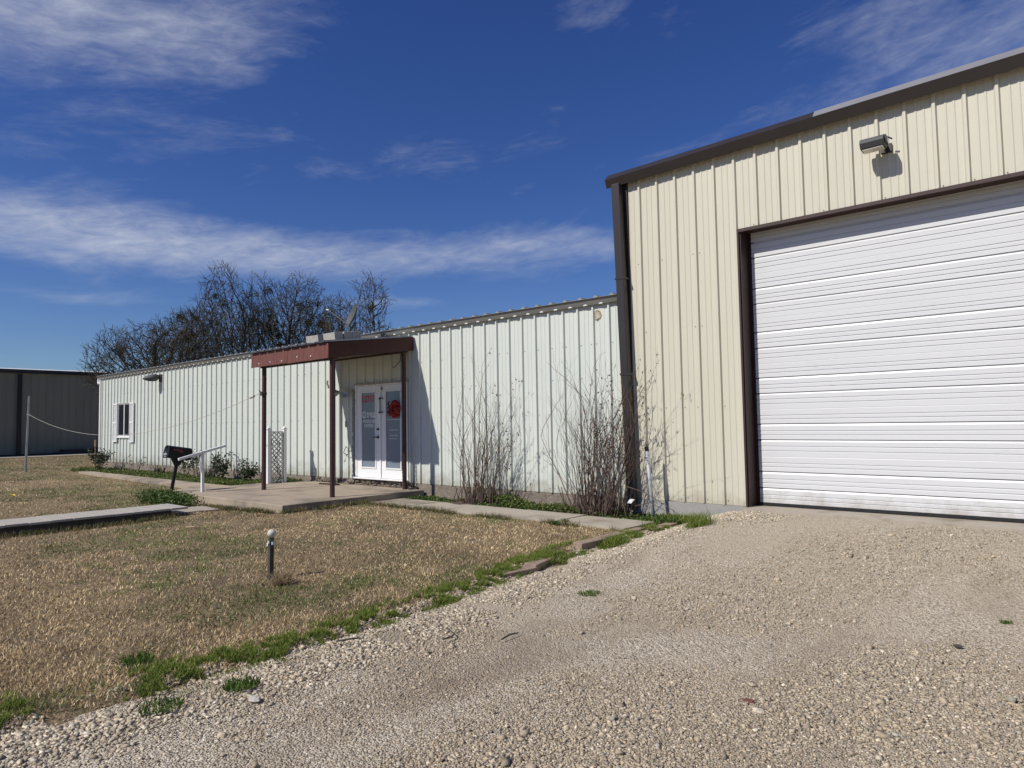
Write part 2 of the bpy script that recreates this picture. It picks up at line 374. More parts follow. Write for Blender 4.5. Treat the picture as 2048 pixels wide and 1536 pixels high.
# ------------------------------------------------------------------ warehouse (cream)
WH = empty('warehouse', (-5.6, 0, -.3), 'tall cream ribbed steel warehouse with brown roof trim and a big white overhead door', 'building')
def trimz(x): return 4.90+.0125*(x+5.85)
b = MB()
ribbed(b, -5.545, -3.775, .0, lambda x: trimz(x)+.1); ribbed(b, -3.775, .52, 3.825, lambda x: trimz(x)+.1); ribbed(b, .52, 9.0, .0, lambda x: trimz(x)+.1)
screws(b, -5.5, -3.8, (3.62, 2.55, 1.38, .06), skip=.25); screws(b, -3.7, .5, (3.87,), skip=.5); screws(b, .6, 9, (3.62, 1.4, .06))
b.build('wall', ['cream', 'darkmetal'], WH)
b = MB(); b.box((-5.62, .02, 0), (-5.60, 14, 4.9)); b.build('side_wall', 'cream', WH)
b = MB(); b.box((8.98, .02, 0), (9.0, 14, 4.9)); b.build('side_wall', 'cream', WH)
b = MB(); b.box((-5.6, 14.0, 0), (9.0, 14.02, 4.9)); b.build('rear_wall', 'cream', WH)
b = MB(); b.box((-5.64, -.025, -.6), (-3.76, .22, -.004)); b.build('foundation', 'foundnew', WH)
b = MB(); b.box((.52, -.025, -.6), (9.02, .22, -.004)); b.build('foundation', 'foundnew', WH)
# threshold slab under the door
b = MB(); b.box((-3.752, -.27, -.5), (.515, .6, -.008)); b.build('door_slab', 'concwalk', WH)
# roof and rake trim
b = MB(); b.add([(-5.85, .0, 5.12), (9.1, 0, 5.31), (9.1, 14.2, 5.9), (-5.85, 14.2, 5.7)], [(0, 1, 2, 3)]); b.build('roof', 'roof', WH)
def trim_piece(mb, x0, x1, d=0.0):
    P = []
    for x in (x0, x1):
        zb = trimz(x)
        P.append([(x, -.115-d, zb-d), (x, -.165-d, zb+.125), (x, -.075-d, zb+.222+d), (x, .02, zb+.235+d), (x, .02, zb+.2), (x, -.05, zb+.02)])
    n = 6; mb.add(P[0]+P[1], [tuple(range(n))[::-1], tuple(range(n, 2*n))]+[(i, (i+1) % n, n+(i+1) % n, n+i) for i in range(n)])
    return len(mb.f)-n+1
b = MB(); trim_piece(b, -5.86, -2.62); b.build('roof_trim', 'trimdark', WH)
b = MB(); k_ = trim_piece(b, -2.68, 9.1, .004); b.m[k_] = 1; b.m[k_+1] = 1; b.build('roof_trim', ['trimdark', 'trimsheen'], WH)
# corner trim
b = MB(); b.box((-5.66, -.03, -.0), (-5.535, .03, 4.95)); b.build('corner_trim', 'trimdark', WH)
# downspout, leaning a little
b = MB(); 
tp = [aY(1224, 374, -.13), aY(1240, 374, -.13)]; bt = [aY(1256, 985, -.13), aY(1270, 985, -.13)]
for y0, y1 in ((-.165, -.045),):
    vs = []
    for A, B_ in ((tp[0], bt[0]), (tp[1], bt[1])):
        for y in (y0, y1):
            vs += [(A.x, y, 4.93), (B_.x, y, -.16)]
    b.add([vs[0], vs[1], vs[2], vs[3], vs[4], vs[5], vs[6], vs[7]], [(0, 1, 5, 4), (2, 6, 7, 3), (0, 2, 3, 1), (4, 5, 7, 6), (0, 4, 6, 2), (1, 3, 7, 5)])
ds = b.build('downspout', 'trimdark', WH, bevel=.012)
for z in (3.4, 1.9):
    b = MB()
    x = bt[0].x+(tp[0].x-bt[0].x)*(z/4.93)
    b.box((x-.012, -.172, z), (x+.155, -.03, z+.03)); b.build('strap', 'trimdark', ds)
# door frame (brown)
b = MB(); b.box((-3.775, -.012, .0), (-3.745, .34, 3.85)); b.box((-3.745, .255, .0), (-3.665, .30, 3.82)); b.box((-3.785, -.036, 3.80), (.53, -.012, 3.845)); b.box((-3.745, -.012, 3.822), (.50, .34, 3.85)); b.box((.5, -.012, 0), (.53, .34, 3.85))
b.box((-3.79, -.04, 0.0), (-3.765, -.012, 3.84))
b.build('door_frame', 'jamb', WH)
# overhead door: ribbed sections; profile in Z
def groove_z(py): 
    return (aY(1525, py, .25)).z
gr = [groove_z(y) for y in (1004, 974, 941.5, 878.5, 847, 786, 755, 695, 663, 605.5, 574.5, 512.5, 481, 420, 389)]
prof = []
YD = .25
for i in range(len(gr)-1):
    z0, z1 = gr[i], gr[i+1]; h = z1-z0
    def vg(t, w, d): return [(t-w, -.010), (t-.45*w, -.010+d), (t, -.010+d), (t+.02*w, -.010)]   # small rib: gentle lower flank, sharp overhang above
    if h > .3: steps = [(0, -.0105)]+vg(.15, .034, .007)+vg(.27, .034, .007)+vg(.46, .022, .003)+vg(.65, .034, .007)+vg(.795, .034, .007)+[(.925, -.010), (.966, -.001), (.970, .012), (.996, .012), (1.0, 0)]
    else: steps = [(0, -.0105)]+vg(.29, .07, .007)+vg(.545, .07, .007)+[(.83, -.010), (.93, -.001), (.94, .012), (.992, .012), (1.0, 0)]
    for t, d in steps[:-1]: prof.append((z0+h*t, YD+d))
prof.append((gr[-1], YD))
prof.insert(0, (gr[0]-.006, YD))
b = MB(); vs = []; fs = []
for z, y in prof: vs += [(-3.70, y, z), (.46, y, z)]
for i in range(len(prof)-1): fs.append((2*i, 2*i+1, 2*i+3, 2*i+2))
b.add(vs, fs)
od = b.build('overhead_door', 'doorw', WH)
b = MB(); b.box((-3.70, YD-.014, .0), (.46, YD+.03, gr[0]-.004)); b.build('rubber_seal', 'black', od)

# wall pack lamp
def wallpack():
    c0 = aY(1722, 290, -.26); c1 = aY(1770, 276, -.26); x0, x1 = c0.x, c1.x; z = 4.50
    e = empty('wall_lamp', (x0, -.26, z), 'grey box-shaped flood lamp high on the cream wall above the white overhead door', 'lamp')
    pr = [(-.10, .052), (-.145, .028), (-.16, -.015), (-.125, -.075), (.02, -.085), (.05, .0), (.03, .052)]
    P = [[(x, -.19+y, z+q) for y, q in pr] for x in (x0, x1)]; n = len(pr)
    b = MB(); b.add(P[0]+P[1], [tuple(range(n))[::-1], tuple(range(n, 2*n))]+[(i, (i+1) % n, n+(i+1) % n, n+i) for i in range(n)]); b.build('housing', 'bronze', e, bevel=.006)
    b = MB(); b.prism([(x0+.02, -.305, z-.0795), (x1-.02, -.305, z-.0795), (x1-.02, -.185, z-.0885), (x0+.02, -.185, z-.0885)], (0, 0, -.008)); b.build('lens', 'lens', e)
    b = MB(); b.box((x1-.07, -.16, z-.03), (x1-.03, .0, z+.03)); b.box((x1+.001, -.30, z-.04), (x1+.014, -.17, z+.05)); b.box((x1-.1, -.03, z-.09), (x1+.02, -.002, z+.02)); b.tube([(x1+.0, -.16, z+.06), (x1+.05, -.13, z+.03)], .009, 6); b.build('bracket', 'darkmetal', e)
    b = MB(); b.box((x1+.0145, -.255, z-.02), (x1+.019, -.215, z+.03)); b.build('sticker', 'vinyl', e)
wallpack()

# ------------------------------------------------------------------ office building (pale)
XL = -28.72
OB = empty('office_building', (-17, 0, -.3), 'long low pale green ribbed steel building with double front door beside the cream warehouse', 'building')
b = MB()
WX0, WX1, WZ0, WZ1 = -26.85, -25.72, .93, 2.08     # window opening
DX0, DX1, DZ1 = -12.66, -10.87, 2.08               # door opening
ribbed(b, XL, WX0, 0, 3.11); ribbed(b, WX0, WX1, 0, WZ0); ribbed(b, WX0, WX1, WZ1, 3.11); ribbed(b, WX1, DX0, 0, 3.11)
ribbed(b, DX0, DX1, DZ1, 3.11); ribbed(b, DX1, -5.775, 0, 3.11); ribbed(b, -5.775, -5.64, 0.0, 3.11, mi=2)
screws(b, XL+.1, DX0-.1, (2.45, 1.32, .07), skip=.35, mi=1, r=.007); screws(b, DX1+.1, -5.66, (2.45, 1.9, 1.32, .07), skip=.3, mi=1, r=.007)
screws(b, DX0, DX1, (2.5,), skip=.4)
b.build('wall', ['pale', 'darkmetal', 'cream'], OB)
b = MB(); b.box((XL-.01, .0, 0), (XL+.012, 10, 3.15)); b.build('side_wall', 'pale', OB)
b = MB(); b.box((XL+.012, 9.98, 0), (-5.65, 10, 3.4)); b.build('rear_wall', 'pale', OB)
b = MB(); b.box((XL-.025, -.045, 0), (XL+.06, .0, 3.1)); b.build('corner_trim', 'white', OB)
b = MB(); b.box((XL, -.01, -.6), (DX0-.05, .2, -.004)); b.build('foundation', 'found', OB)
b = MB(); b.box((DX0-.049, .01, -.6), (DX1+.05, .2, .03)); b.build('door_sill', 'rubble', OB)
b = MB(); b.box((DX1+.051, -.01, -.6), (-5.66, .2, -.004)); b.build('foundation', 'found', OB)
# lumpy rubble edge under the door and along the slab
b = MB()
for i in range(190):
    x = random.uniform(-14.4, -10.95); s_ = random.uniform(.010, .026); ez = Vector((random.uniform(-.4, .4), random.uniform(-.4, .4), 1)).normalized(); ex = ez.orthogonal().normalized(); ey = ez.cross(ex)
    b.obox((x, -.012-random.random()*.05*(.3+random.random()), -.112+random.random()**2*.09), ex*s_*random.uniform(.8, 1.6), ey*s_, ez*s_*.8)
b.build('rubble_footing', 'rubble', OB, bevel=.005)
# roof with ribbed edge
b = MB()
rp = []
k = XL-.1
while k < -5.64:
    for dx, h in ((0, 0), (.10, 0), (.13, .032), (.165, .032), (.195, 0)):
        if k+dx < -5.62: rp.append((k+dx, h))
    k += RIB
vs = []; fs = []
for x, h in rp: vs += [(x, -.13, 3.185+h), (x, 10.1, 3.75+h), (x, -.13, 3.18)]
for i in range(len(rp)-1): fs += [(3*i, 3*i+3, 3*i+4, 3*i+1), (3*i+2, 3*i+5, 3*i+3, 3*i)]
b.add(vs, fs); rf = b.build('roof', 'roof', OB)
b = MB(); b.prism([(XL-.12, -.05, 3.085), (XL-.12, -.066, 3.085), (XL-.12, -.115, 3.183), (XL-.12, .0, 3.183), (XL-.12, .0, 3.172), (XL-.12, -.045, 3.172)], (-5.66-XL+.12, 0, 0)); b.build('eave_trim', 'eave', rf)
# light shining through the rib gaps, painted as small white lips under the trim
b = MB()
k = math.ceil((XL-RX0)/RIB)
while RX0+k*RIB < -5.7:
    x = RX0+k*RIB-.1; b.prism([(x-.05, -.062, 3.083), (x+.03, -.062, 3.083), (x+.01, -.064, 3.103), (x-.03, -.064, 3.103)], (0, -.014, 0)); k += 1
b.build('light_scallops', 'white', rf)
b = MB(); b.tube([(XL-.12, -.04, 3.10), (XL-.11, -.05, 2.98), (XL-.03, -.06, 2.9)], .045, 8); b.build('gutter_end', 'white', rf)
# stained patch where something was removed
b = MB(); c = aY(1195, 631, -.004); prr = [(.045+.012*random.random()) for _ in range(14)]
b.prism([(c.x+math.cos(2*math.pi*i/14)*prr[i], -.003, c.z+math.sin(2*math.pi*i/14)*prr[i]*1.3) for i in range(14)], (0, -.004, 0)); b.build('wall_patch', 'peel', OB)
b = MB()
for i in range(22):
    a = 2*math.pi*i/22; rr = .05+random.random()*.015; b.obox((c.x+math.cos(a)*rr, -.006, c.z+math.sin(a)*rr*1.3), (.008+.01*random.random(), 0, .004), (0, .003, 0), (-.003, 0, .006+.01*random.random()))
b.build('caulk_ring', 'wood', OB)

# window
win = None
b = MB(); fr = .026
b.box((WX0, -.034, WZ0), (WX0+fr, .06, WZ1)); b.box((WX1-fr, -.034, WZ0), (WX1, .06, WZ1)); b.box((WX0+fr, -.034, WZ1-fr), (WX1-fr, .06, WZ1)); b.box((WX0+fr, -.034, WZ0), (WX1-fr, .06, WZ0+fr))
mid = (WX0+WX1)/2; b.box((mid-.03, -.03, WZ0+fr), (mid+.03, .05, WZ1-fr))
win = b.build('window', 'white', OB)
b = MB(); b.box((WX0+fr, -.022, WZ0+fr), (WX1-fr, -.012, WZ1-fr)); b.build('pane', 'winglass', win)
b = MB(); b.box((WX0-.03, -.06, WZ0-.055), (WX1+.03, -.0, WZ0-.002)); b.build('sill', 'white', win)
b = MB(); b.box((WX0-.06, -.055, WZ1+.002), (WX1+.04, -.0, WZ1+.035)); b.build('drip_cap', 'peel', win)
def shutter(x0, x1):
    b = MB(); z0, z1 = WZ0-.2, WZ1+.03
    b.box((x0, -.07, z0), (x0+.035, -.034, z1)); b.box((x1-.035, -.07, z0), (x1, -.034, z1)); b.box((x0+.035, -.07, z1-.05), (x1-.035, -.034, z1)); b.box((x0+.035, -.07, z0), (x1-.035, -.034, z0+.05)); zm = (z0+z1)/2; b.box((x0+.035, -.07, zm-.03), (x1-.035, -.034, zm+.03))
    z = z0+.06
    while z < z1-.06:
        if abs(z-zm) > .04: b.prism([(x0+.035, -.062, z), (x0+.035, -.04, z+.018), (x0+.035, -.036, z+.014), (x0+.035, -.058, z-.004)], (x1-x0-.07, 0, 0))
        z += .026
    b.box((x0+.035, -.0385, z0+.05), (x1-.035, -.0345, z1-.05))
    return b
shutter(WX0-.42, WX0-.02).build('shutter', 'white', OB); shutter(WX1+.01, WX1+.37).build('shutter', 'white', OB)

# double entrance door
b = MB(); b.box((DX0, -.045, .055), (DX0+.055, .06, DZ1)); b.box((DX1-.05, -.045, .055), (DX1, .06, DZ1)); b.box((DX0+.055, -.045, DZ1-.035), (DX1-.05, .06, DZ1)); b.box((DX0-.03, -.1, .025), (DX1+.03, .06, .054))
dfm = b.build('door_frame', 'white', OB)
b = MB()
for i in range(40):
    z = .0+i*.05; b.obox((DX0-.045+random.uniform(-.012, .012), -.03, z+.02), (.03+random.random()*.018, 0, .006), (0, .018+random.random()*.012, 0), (.004, 0, .032))
b.box((DX0-.07, -.03, -.1), (DX0-.01, .01, .03))
b.build('foam_strip', 'foam', dfm)
b = MB()
for i in range(38):
    x = DX0-.03+i*(DX1-DX0+.06)/38; b.obox((x+.02, -.045, DZ1+.012+random.uniform(-.008, .008)), (.03, 0, .004*random.uniform(-1, 1)), (0, .02, 0), (0, 0, .01+random.random()*.014))
b.build('caulk_strip', 'peel', dfm)
def leaf(x0, x1):
    z0, z1 = .06, DZ1-.04; gx0, gx1, gz0, gz1 = x0+.18, x1-.18, .28, 1.90
    b = MB(); y0, y1 = -.03, .015
    b.box((x0, y0, z0), (gx0, y1, z1)); b.box((gx1, y0, z0), (x1, y1, z1)); b.box((gx0, y0, z0), (gx1, y1, gz0)); b.box((gx0, y0, gz1), (gx1, y1, z1))
    t = .028
    b.box((gx0-t, y0-.014, gz0-t), (gx0, y0, gz1+t)); b.box((gx1, y0-.014, gz0-t), (gx1+t, y0, gz1+t)); b.box((gx0, y0-.014, gz0-t), (gx1, y0, gz0)); b.box((gx0, y0-.014, gz1), (gx1, y0, gz1+t))
    d = b.build('door', 'white', OB)
    g = MB(); g.box((gx0, -.022, gz0), (gx1, -.012, gz1)); g.build('pane', 'glass', d)
    return d, (gx0, gx1)
xm = (DX0+DX1)/2+.002
dl, gl = leaf(DX0+.058, xm-.006); dr, grr = leaf(xm+.006, DX1-.053)
b = MB(); b.box((xm-.024, -.052, .06), (xm+.02, -.031, DZ1-.04)); b.build('astragal', 'white', dl)
zf = lambda py: aY(740, py, -.03).z
yt = -.0235; cx = (gl[0]+gl[1])/2; gw = gl[1]-gl[0]
b = MB(); put_text(b, '12717', gw*.98, .155, (cx, yt, 1.765), (1, 0, 0), (0, 0, 1), bold=.03); b.build('house_number', 'red', dl)
b = MB(); sx = cx-gw*.36
put_text(b, 'SMILE', gw*.62, .115, (cx+gw*.165, yt, 1.415), (1, 0, 0), (0, 0, 1), bold=.03)
put_text(b, "YOU'RE ON", gw*.92, .07, (cx, yt, 1.275), (1, 0, 0), (0, 0, 1), bold=.02)
put_text(b, 'CAMERA', gw*.72, .075, (cx, yt, 1.18), (1, 0, 0), (0, 0, 1), bold=.02)
def ring(mb, cx_, cz_, r0, r1, y, a0=0, a1=360, n=24, sxk=1.0):
    for i in range(n):
        p = [R(a0+(a1-a0)*j/n) for j in (i, i+1)]
        mb.add([(cx_+math.cos(p[0])*r0*sxk, y, cz_+math.sin(p[0])*r0), (cx_+math.cos(p[1])*r0*sxk, y, cz_+math.sin(p[1])*r0), (cx_+math.cos(p[1])*r1*sxk, y, cz_+math.sin(p[1])*r1), (cx_+math.cos(p[0])*r1*sxk, y, cz_+math.sin(p[0])*r1)], [(0, 1, 2, 3)])
ring(b, sx, 1.42, .052, .075, yt-.001); ring(b, sx, 1.42, .022, .034, yt-.001, 200, 340, 12); ring(b, sx-.02, 1.44, 0, .011, yt-.001, n=8); ring(b, sx+.02, 1.44, 0, .011, yt-.001, n=8)
b.build('lettering', 'vinyl', dl)
# right leaf: faint small lines of vinyl, too small to read in the photo
b = MB(); c2 = (grr[0]+grr[1])/2
for z, w, hgt in ((1.30, .44, .028), (1.08, .30, .024), (.965, .26, .022), (.90, .28, .024)):
    x = c2-w/2
    while x < c2+w/2:
        l = random.uniform(.008, .02); b.box((x, yt-.0012, z-hgt/2*random.uniform(.5, 1)), (x+l, yt, z+hgt/2*random.uniform(.4, 1))); x += l+random.choice((.006, .006, .008, .022))
b.build('lettering', 'vinyl', dr)
b = MB(); hx = xm-.085
b.lathe((hx, -.03, 1.10), (0, -1, 0), [(.03, 0), (.03, .012), (.018, .02), (.016, .03)], 14); b.box((hx-.004, -.072, 1.085), (hx+.004, -.058, 1.115))
b.build('deadbolt', 'black', dl)
b = MB(); b.lathe((hx, -.03, .93), (0, -1, 0), [(.032, 0), (.032, .012), (.014, .016), (.012, .055)], 14); b.tube([(hx, -.082, .93), (hx-.06, -.088, .935), (hx-.12, -.085, .922), (hx-.135, -.08, .905)], [.012, .011, .009, .007], 8)
b.build('handle', 'black', dl)
b = MB()
for z in (1.76, 1.46): b.box((xm-.01, -.07, z-.01), (xm+.11, -.052, z+.012)); b.box((xm+.0, -.085, z-.022), (xm+.03, -.07, z+.02))
b.box((xm+.005, -.066, 1.47), (xm+.02, -.054, 1.75)); b.tube([(xm+.05, -.03, 2.0), (xm+.07, -.06, 1.965), (xm+.085, -.05, 1.94)], .012, 6)
b.build('hasp', 'darkmetal', dr)
# sill grille and conduit bits on the wall
b = MB(); b.box((DX0+.55, -.02, -.02), (DX0+1.0, .018, .018)); b.build('vent', 'black', OB)
b = MB(); 
pp = [aY(687, 905, -.06), aY(692, 893, -.1), aY(697, 898, -.1), aY(697, 908, -.08), aY(692, 912, -.05)]
b.tube(pp, .008, 6); b.build('hook', 'darkmetal', OB)
b = MB(); c = aY(693, 848, -.03); b.box((c.x-.03, -.05, c.z-.07), (c.x+.02, -.032, c.z+.07)); b.build('doorbell', 'peel', OB)

# wreath on the door
wc = aY(791.6, 818, -.07)
WR = empty('wreath', wc, 'red ribbon wreath hanging on the right leaf of the front door', 'wreath')
b = MB()
for i in range(95):
    a = random.uniform(0, 2*math.pi); rr = random.uniform(.05, .155)
    c = Vector((wc.x+math.cos(a)*rr*.95, wc.y-random.uniform(0, .05), wc.z+math.sin(a)*rr*1.08)); s_ = random.uniform(.025, .05)
    t = Vector((-math.sin(a), random.uniform(-.4, .4), math.cos(a))).normalized(); n = Vector((math.cos(a)*random.uniform(-.8, .8), -1, random.uniform(-.6, .6))).normalized(); w = t.cross(n)
    b.tube([c-t*s_+n*.0, c-t*s_*.5+n*.02+w*.01, c+n*.03, c+t*s_*.6+n*.018, c+t*s_], [.006, .02, .027, .02, .006], 6)
b.build('ribbon', 'wreath', WR, smooth=True)
b = MB()
for i in range(22):
    a = random.uniform(2.3, 4.0); rr = random.uniform(.1, .21); c = Vector((wc.x+math.cos(a)*rr, wc.y-.055, wc.z+math.sin(a)*rr*1.05)); t = Vector((-math.sin(a), -.2, math.cos(a)))
    b.tube([c-t*.03, c-Vector((0, .012, 0)), c+t*.035], [.004, .018, .004], 5)
b.build('dark_bow', 'wreathdark', WR)

# ------------------------------------------------------------------ twin floodlight by the door
fc = aY(683, 785, -.16)
FL = empty('floodlight', (fc.x, -.02, fc.z), 'twin-head floodlight with round shades on the pale wall left of the front door', 'lamp')
b = MB(); b.lathe((fc.x, -.005, fc.z), (0, -1, 0), [(.06, 0), (.06, .02), (.03, .035)], 14); b.tube([(fc.x-.16, -.13, fc.z-.0), (fc.x-.05, -.1, fc.z+.0), (fc.x, -.03, fc.z), (fc.x+.04, -.09, fc.z+.01)], .018, 8); b.build('base', 'darkmetal', FL)
h1 = aY(676, 785, -.17); h2 = aY(691, 784, -.12)
b = MB(); d = Vector((-.75, -.55, -.15)).normalized(); b.lathe(h1-d*.06, d, [(.03, 0), (.035, .04), (.07, .10), (.08, .12), (.078, .122), (.06, .10), (.02, .08)], 18); b.build('lamp_head', 'galv', FL, smooth=True)
b = MB(); d = Vector((.35, -.9, -.1)).normalized(); b.lathe(h2-d*.06, d, [(.04, 0), (.06, .04), (.10, .09), (.125, .13), (.122, .132), (.09, .10), (.03, .085)], 22); b.build('lamp_head', 'galv', FL, smooth=True)
# barn light on the far left of the pale wall
lc = aY(302, 756, -.28)
BL = empty('wall_lamp', (lc.x, 0, lc.z), 'small dark security lamp under the eave above the shuttered window', 'lamp')
b = MB(); b.box((lc.x+.05, -.06, lc.z-.12), (lc.x+.2, -.0, lc.z+.12)); b.tube([(lc.x+.12, -.04, lc.z+.06), (lc.x+.08, -.16, lc.z+.1), (lc.x, -.26, lc.z+.04)], .025, 8); b.build('bracket', 'darkmetal', BL)
b = MB(); d = Vector((-.55, -.8, -.1)).normalized(); b.lathe((lc.x+.12, -.14, lc.z+.02), d, [(.05, -.05), (.11, .02), (.12, .12), (.10, .26), (.05, .38), (.02, .42)], 16); b.build('housing', 'bronze', BL, smooth=True)
b = MB(); b.box((lc.x+.02, -.26, lc.z-.07), (lc.x+.15, -.15, lc.z-.02)); b.build('lens', 'lens', BL)

# ------------------------------------------------------------------ porch slab and walks
b = MB()
sl = [(-10.36, -.06), (-10.42, -3.13), (-12.2, -3.14), (-14.9, -3.2), (-15.15, -2.75), (-14.95, -2.1), (-14.95, -1.0), (-14.62, -.95), (-14.58, -.06)]
b.prism([(x, y, -.115) for x, y in sl][::-1], (0, 0, -.35)); o = b.build('porch_slab', 'conc', bevel=.012); tag(o, kind='structure')
b = MB()
wk = [(-14.9, -1.75), (-15.3, -1.95), (-18, -1.75), (-21, -1.6), (-26.6, -1.33), (-26.6, -1.02), (-21, -1.1), (-17, -1.12), (-14.9, -1.05)]
b.prism([(x, y, -.235) for x, y in wk], (0, 0, -.2)); o = b.build('side_path', 'conc'); tag(o, kind='structure')
def slabs(y0, y1, xs_, z):
    b = MB()
    for i in range(len(xs_)-1):
        dz = random.uniform(-.006, .008); b.prism([(xs_[i]+.008, y0+random.uniform(-.02, .02), z+dz), (xs_[i+1]-.008, y0+random.uniform(-.02, .02), z+random.uniform(-.006, .008)), (xs_[i+1]-.008, y1+random.uniform(-.02, .02), z+dz), (xs_[i]+.008, y1+random.uniform(-.02, .02), z+dz)], (0, 0, -.15))
    return b
o = slabs(-1.42, -.62, [-10.35, -9.3, -8.35, -7.2, -6.05, -4.86], -.222).build('footpath', 'concwalk', bevel=.008); tag(o, kind='structure')
b = MB(); b.prism([(-12.95, -4.22, -.268), (-12.3, -4.25, -.268), (-12.05, -3.12, -.268), (-12.95, -3.12, -.268)], (0, 0, -.1)); tag(b.build('path', 'concwalk'), kind='structure')
# boardwalk
BW = empty('boardwalk', (-12.2, -6, -.3), 'low weathered plank walkway with dark sides crossing the dry lawn', 'walkway')
b = MB(); y = -8.6
while y < -4.27:
    w = .285; zt = -.135+random.uniform(-.004, .004); b.box((-12.66+random.uniform(-.015, .015), y, zt-.035), (-11.86+random.uniform(-.012, .012), y+w-.008, zt)); y += w
b.build('planks', 'plank', BW, bevel=.004)
b = MB()
for x in (-12.55, -11.93): b.box((x-.03, -8.6, -.40), (x+.03, -4.3, -.172))
b.box((-12.52, -4.36, -.40), (-11.96, -4.31, -.172)); b.build('beam', 'plankd', BW)

# ------------------------------------------------------------------ canopy
CA = empty('porch_canopy', (-12, -1, -.115), 'flat maroon-edged metal canopy on thin round posts over the front door', 'canopy')
CX0, CX1, CY0, CY1 = -13.50, -10.70, -2.04, -.02
zfr, zbk = 2.725, 2.985
def czt(y): return zfr+(zbk-zfr)*(y-CY0)/(CY1-CY0)
b = MB(); FH = .285
# front fascia in lapped pieces, slightly uneven
xs_ = [CX0, -12.75, -12.1, -11.45, CX1]
for i in range(4):
    d = .002*(i % 2); zz = (0, .006, -.004, 0)[i]
    b.prism([(xs_[i]-.004, CY0-d, zfr+zz), (xs_[i+1], CY0-d, zfr+zz*.5), (xs_[i+1], CY0-.012-d, zfr-FH+zz), (xs_[i]-.004, CY0-.012-d, zfr-FH-.012+zz)], (0, .014, 0))
b.box((CX0, CY0, zfr-FH), (CX1, CY0+.06, zfr-FH+.006))
ff = b.build('front_fascia', 'maroon', CA)
b = MB()
for x, z in ((-13.16, .055), (-12.72, .06), (-12.28, .05), (-11.72, .09), (-11.25, .07)): b.tube([(x, CY0-.013, zfr-FH+z), (x, CY0-.026, zfr-FH+z)], .014, 8)
b.build('screw', 'vinyl', ff)
b = MB()
b.prism([(CX1, CY0-.01, zfr), (CX1, CY1, zbk), (CX1, CY1, zbk-.275), (CX1, CY0-.01, zfr-.30)], (.018, 0, 0)); b.build('side_fascia', 'maroonside', CA)
b = MB(); b.prism([(CX0, CY0+.006, zfr), (CX0, CY1, zbk), (CX0, CY1, zbk-.275), (CX0, CY0+.006, zfr-.29)], (-.016, 0, 0))
b.build('side_fascia', 'maroonside', CA)
b = MB(); b.prism([(CX0+.0, CY0+.03, zfr-.20), (CX0+.0, CY1, zbk-.20), (CX0, CY1, zbk-.22), (CX0, CY0+.03, zfr-.22)], (CX1-CX0, 0, 0)); b.build('soffit', 'soffit', CA)
b = MB(); vs = []; fs = []; P = []
x = CX0-.03
while x < CX1+.03:
    for dx, h in ((0, 0), (.02, .035), (.045, .035), (.065, 0)): P.append((x+dx, h))
    x += .305
P.append((CX1+.03, 0))
for x, h in P: vs += [(x, CY0-.05, zfr+.004+h), (x, CY1, zbk+.004+h)]
for i in range(len(P)-1): fs.append((2*i, 2*i+2, 2*i+3, 2*i+1))
b.add(vs, fs)
b.add([(v[0], v[1], v[2]-.004) for v in vs], [f[::-1] for f in fs]); 
b.build('roof', 'roof', CA)
b = MB(); b.box((-13.42, -1.89, 2.425), (-10.74, -1.81, 2.455)); b.build('beam', 'jamb', CA)
b = MB(); b.box((-13.38, -.2, 2.66), (-10.74, -.13, 2.7)); b.build('beam', 'jamb', CA)
posts = [(-13.33, -1.85, 2.43), (-10.80, -1.90, 2.44), (-13.30, -.17, 2.67), (-10.80, -.19, 2.67)]
for i, (x, y, zt) in enumerate(posts):
    b = MB(); b.tube([(x-.006*(i == 0), y, -.115), (x, y, zt)], .046, 16); b.lathe((x, y, -.115), (0, 0, 1), [(.05, 0), (.05, .01), (.046, .012)], 16); p = b.build('post', 'maroonpost', CA, smooth=False)
    if i == 0:
        b = MB(); z = 1.895; b.lathe((x, y, z-.03), (0, 0, 1), [(.055, 0), (.055, .05)], 12); b.tube([(x-.16, y-.02, z+.06), (x-.05, y-.05, z+.03), (x+.0, y-.06, z-.03), (x+.1, y-.04, z+.02)], .014, 6); b.box((x-.03, y-.075, z-.05), (x+.04, y-.04, z+.03)); b.build('clamp', 'darkmetal', p)
    if i == 1:
        b = MB(); z = 1.95; b.tube([(x-.1, y-.03, z+.08), (x-.08, y-.05, z+.02), (x-.04, y-.05, z-.03), (x-.03, y-.06, z-.06)], .016, 6); b.build('hook', 'darkmetal', p)
    if i == 3:
        pass
b = MB(); q = aY(671, 885, -.28); c = Vector((-13.21, -.25, .72)); b.tube([c+Vector((math.cos(a)*.06, 0, math.sin(a)*.09)) for a in [R(x_) for x_ in range(-100, 101, 20)]], .01, 6); b.build('hook', 'darkmetal', CA)
b = MB(); b.tube([aX(803, 703, -10.9), aX(800, 722, -10.95), aX(789, 735, -11.0), aX(785, 734, -11.0)], .008, 6); b.build('hanging_hook', 'darkmetal', CA)

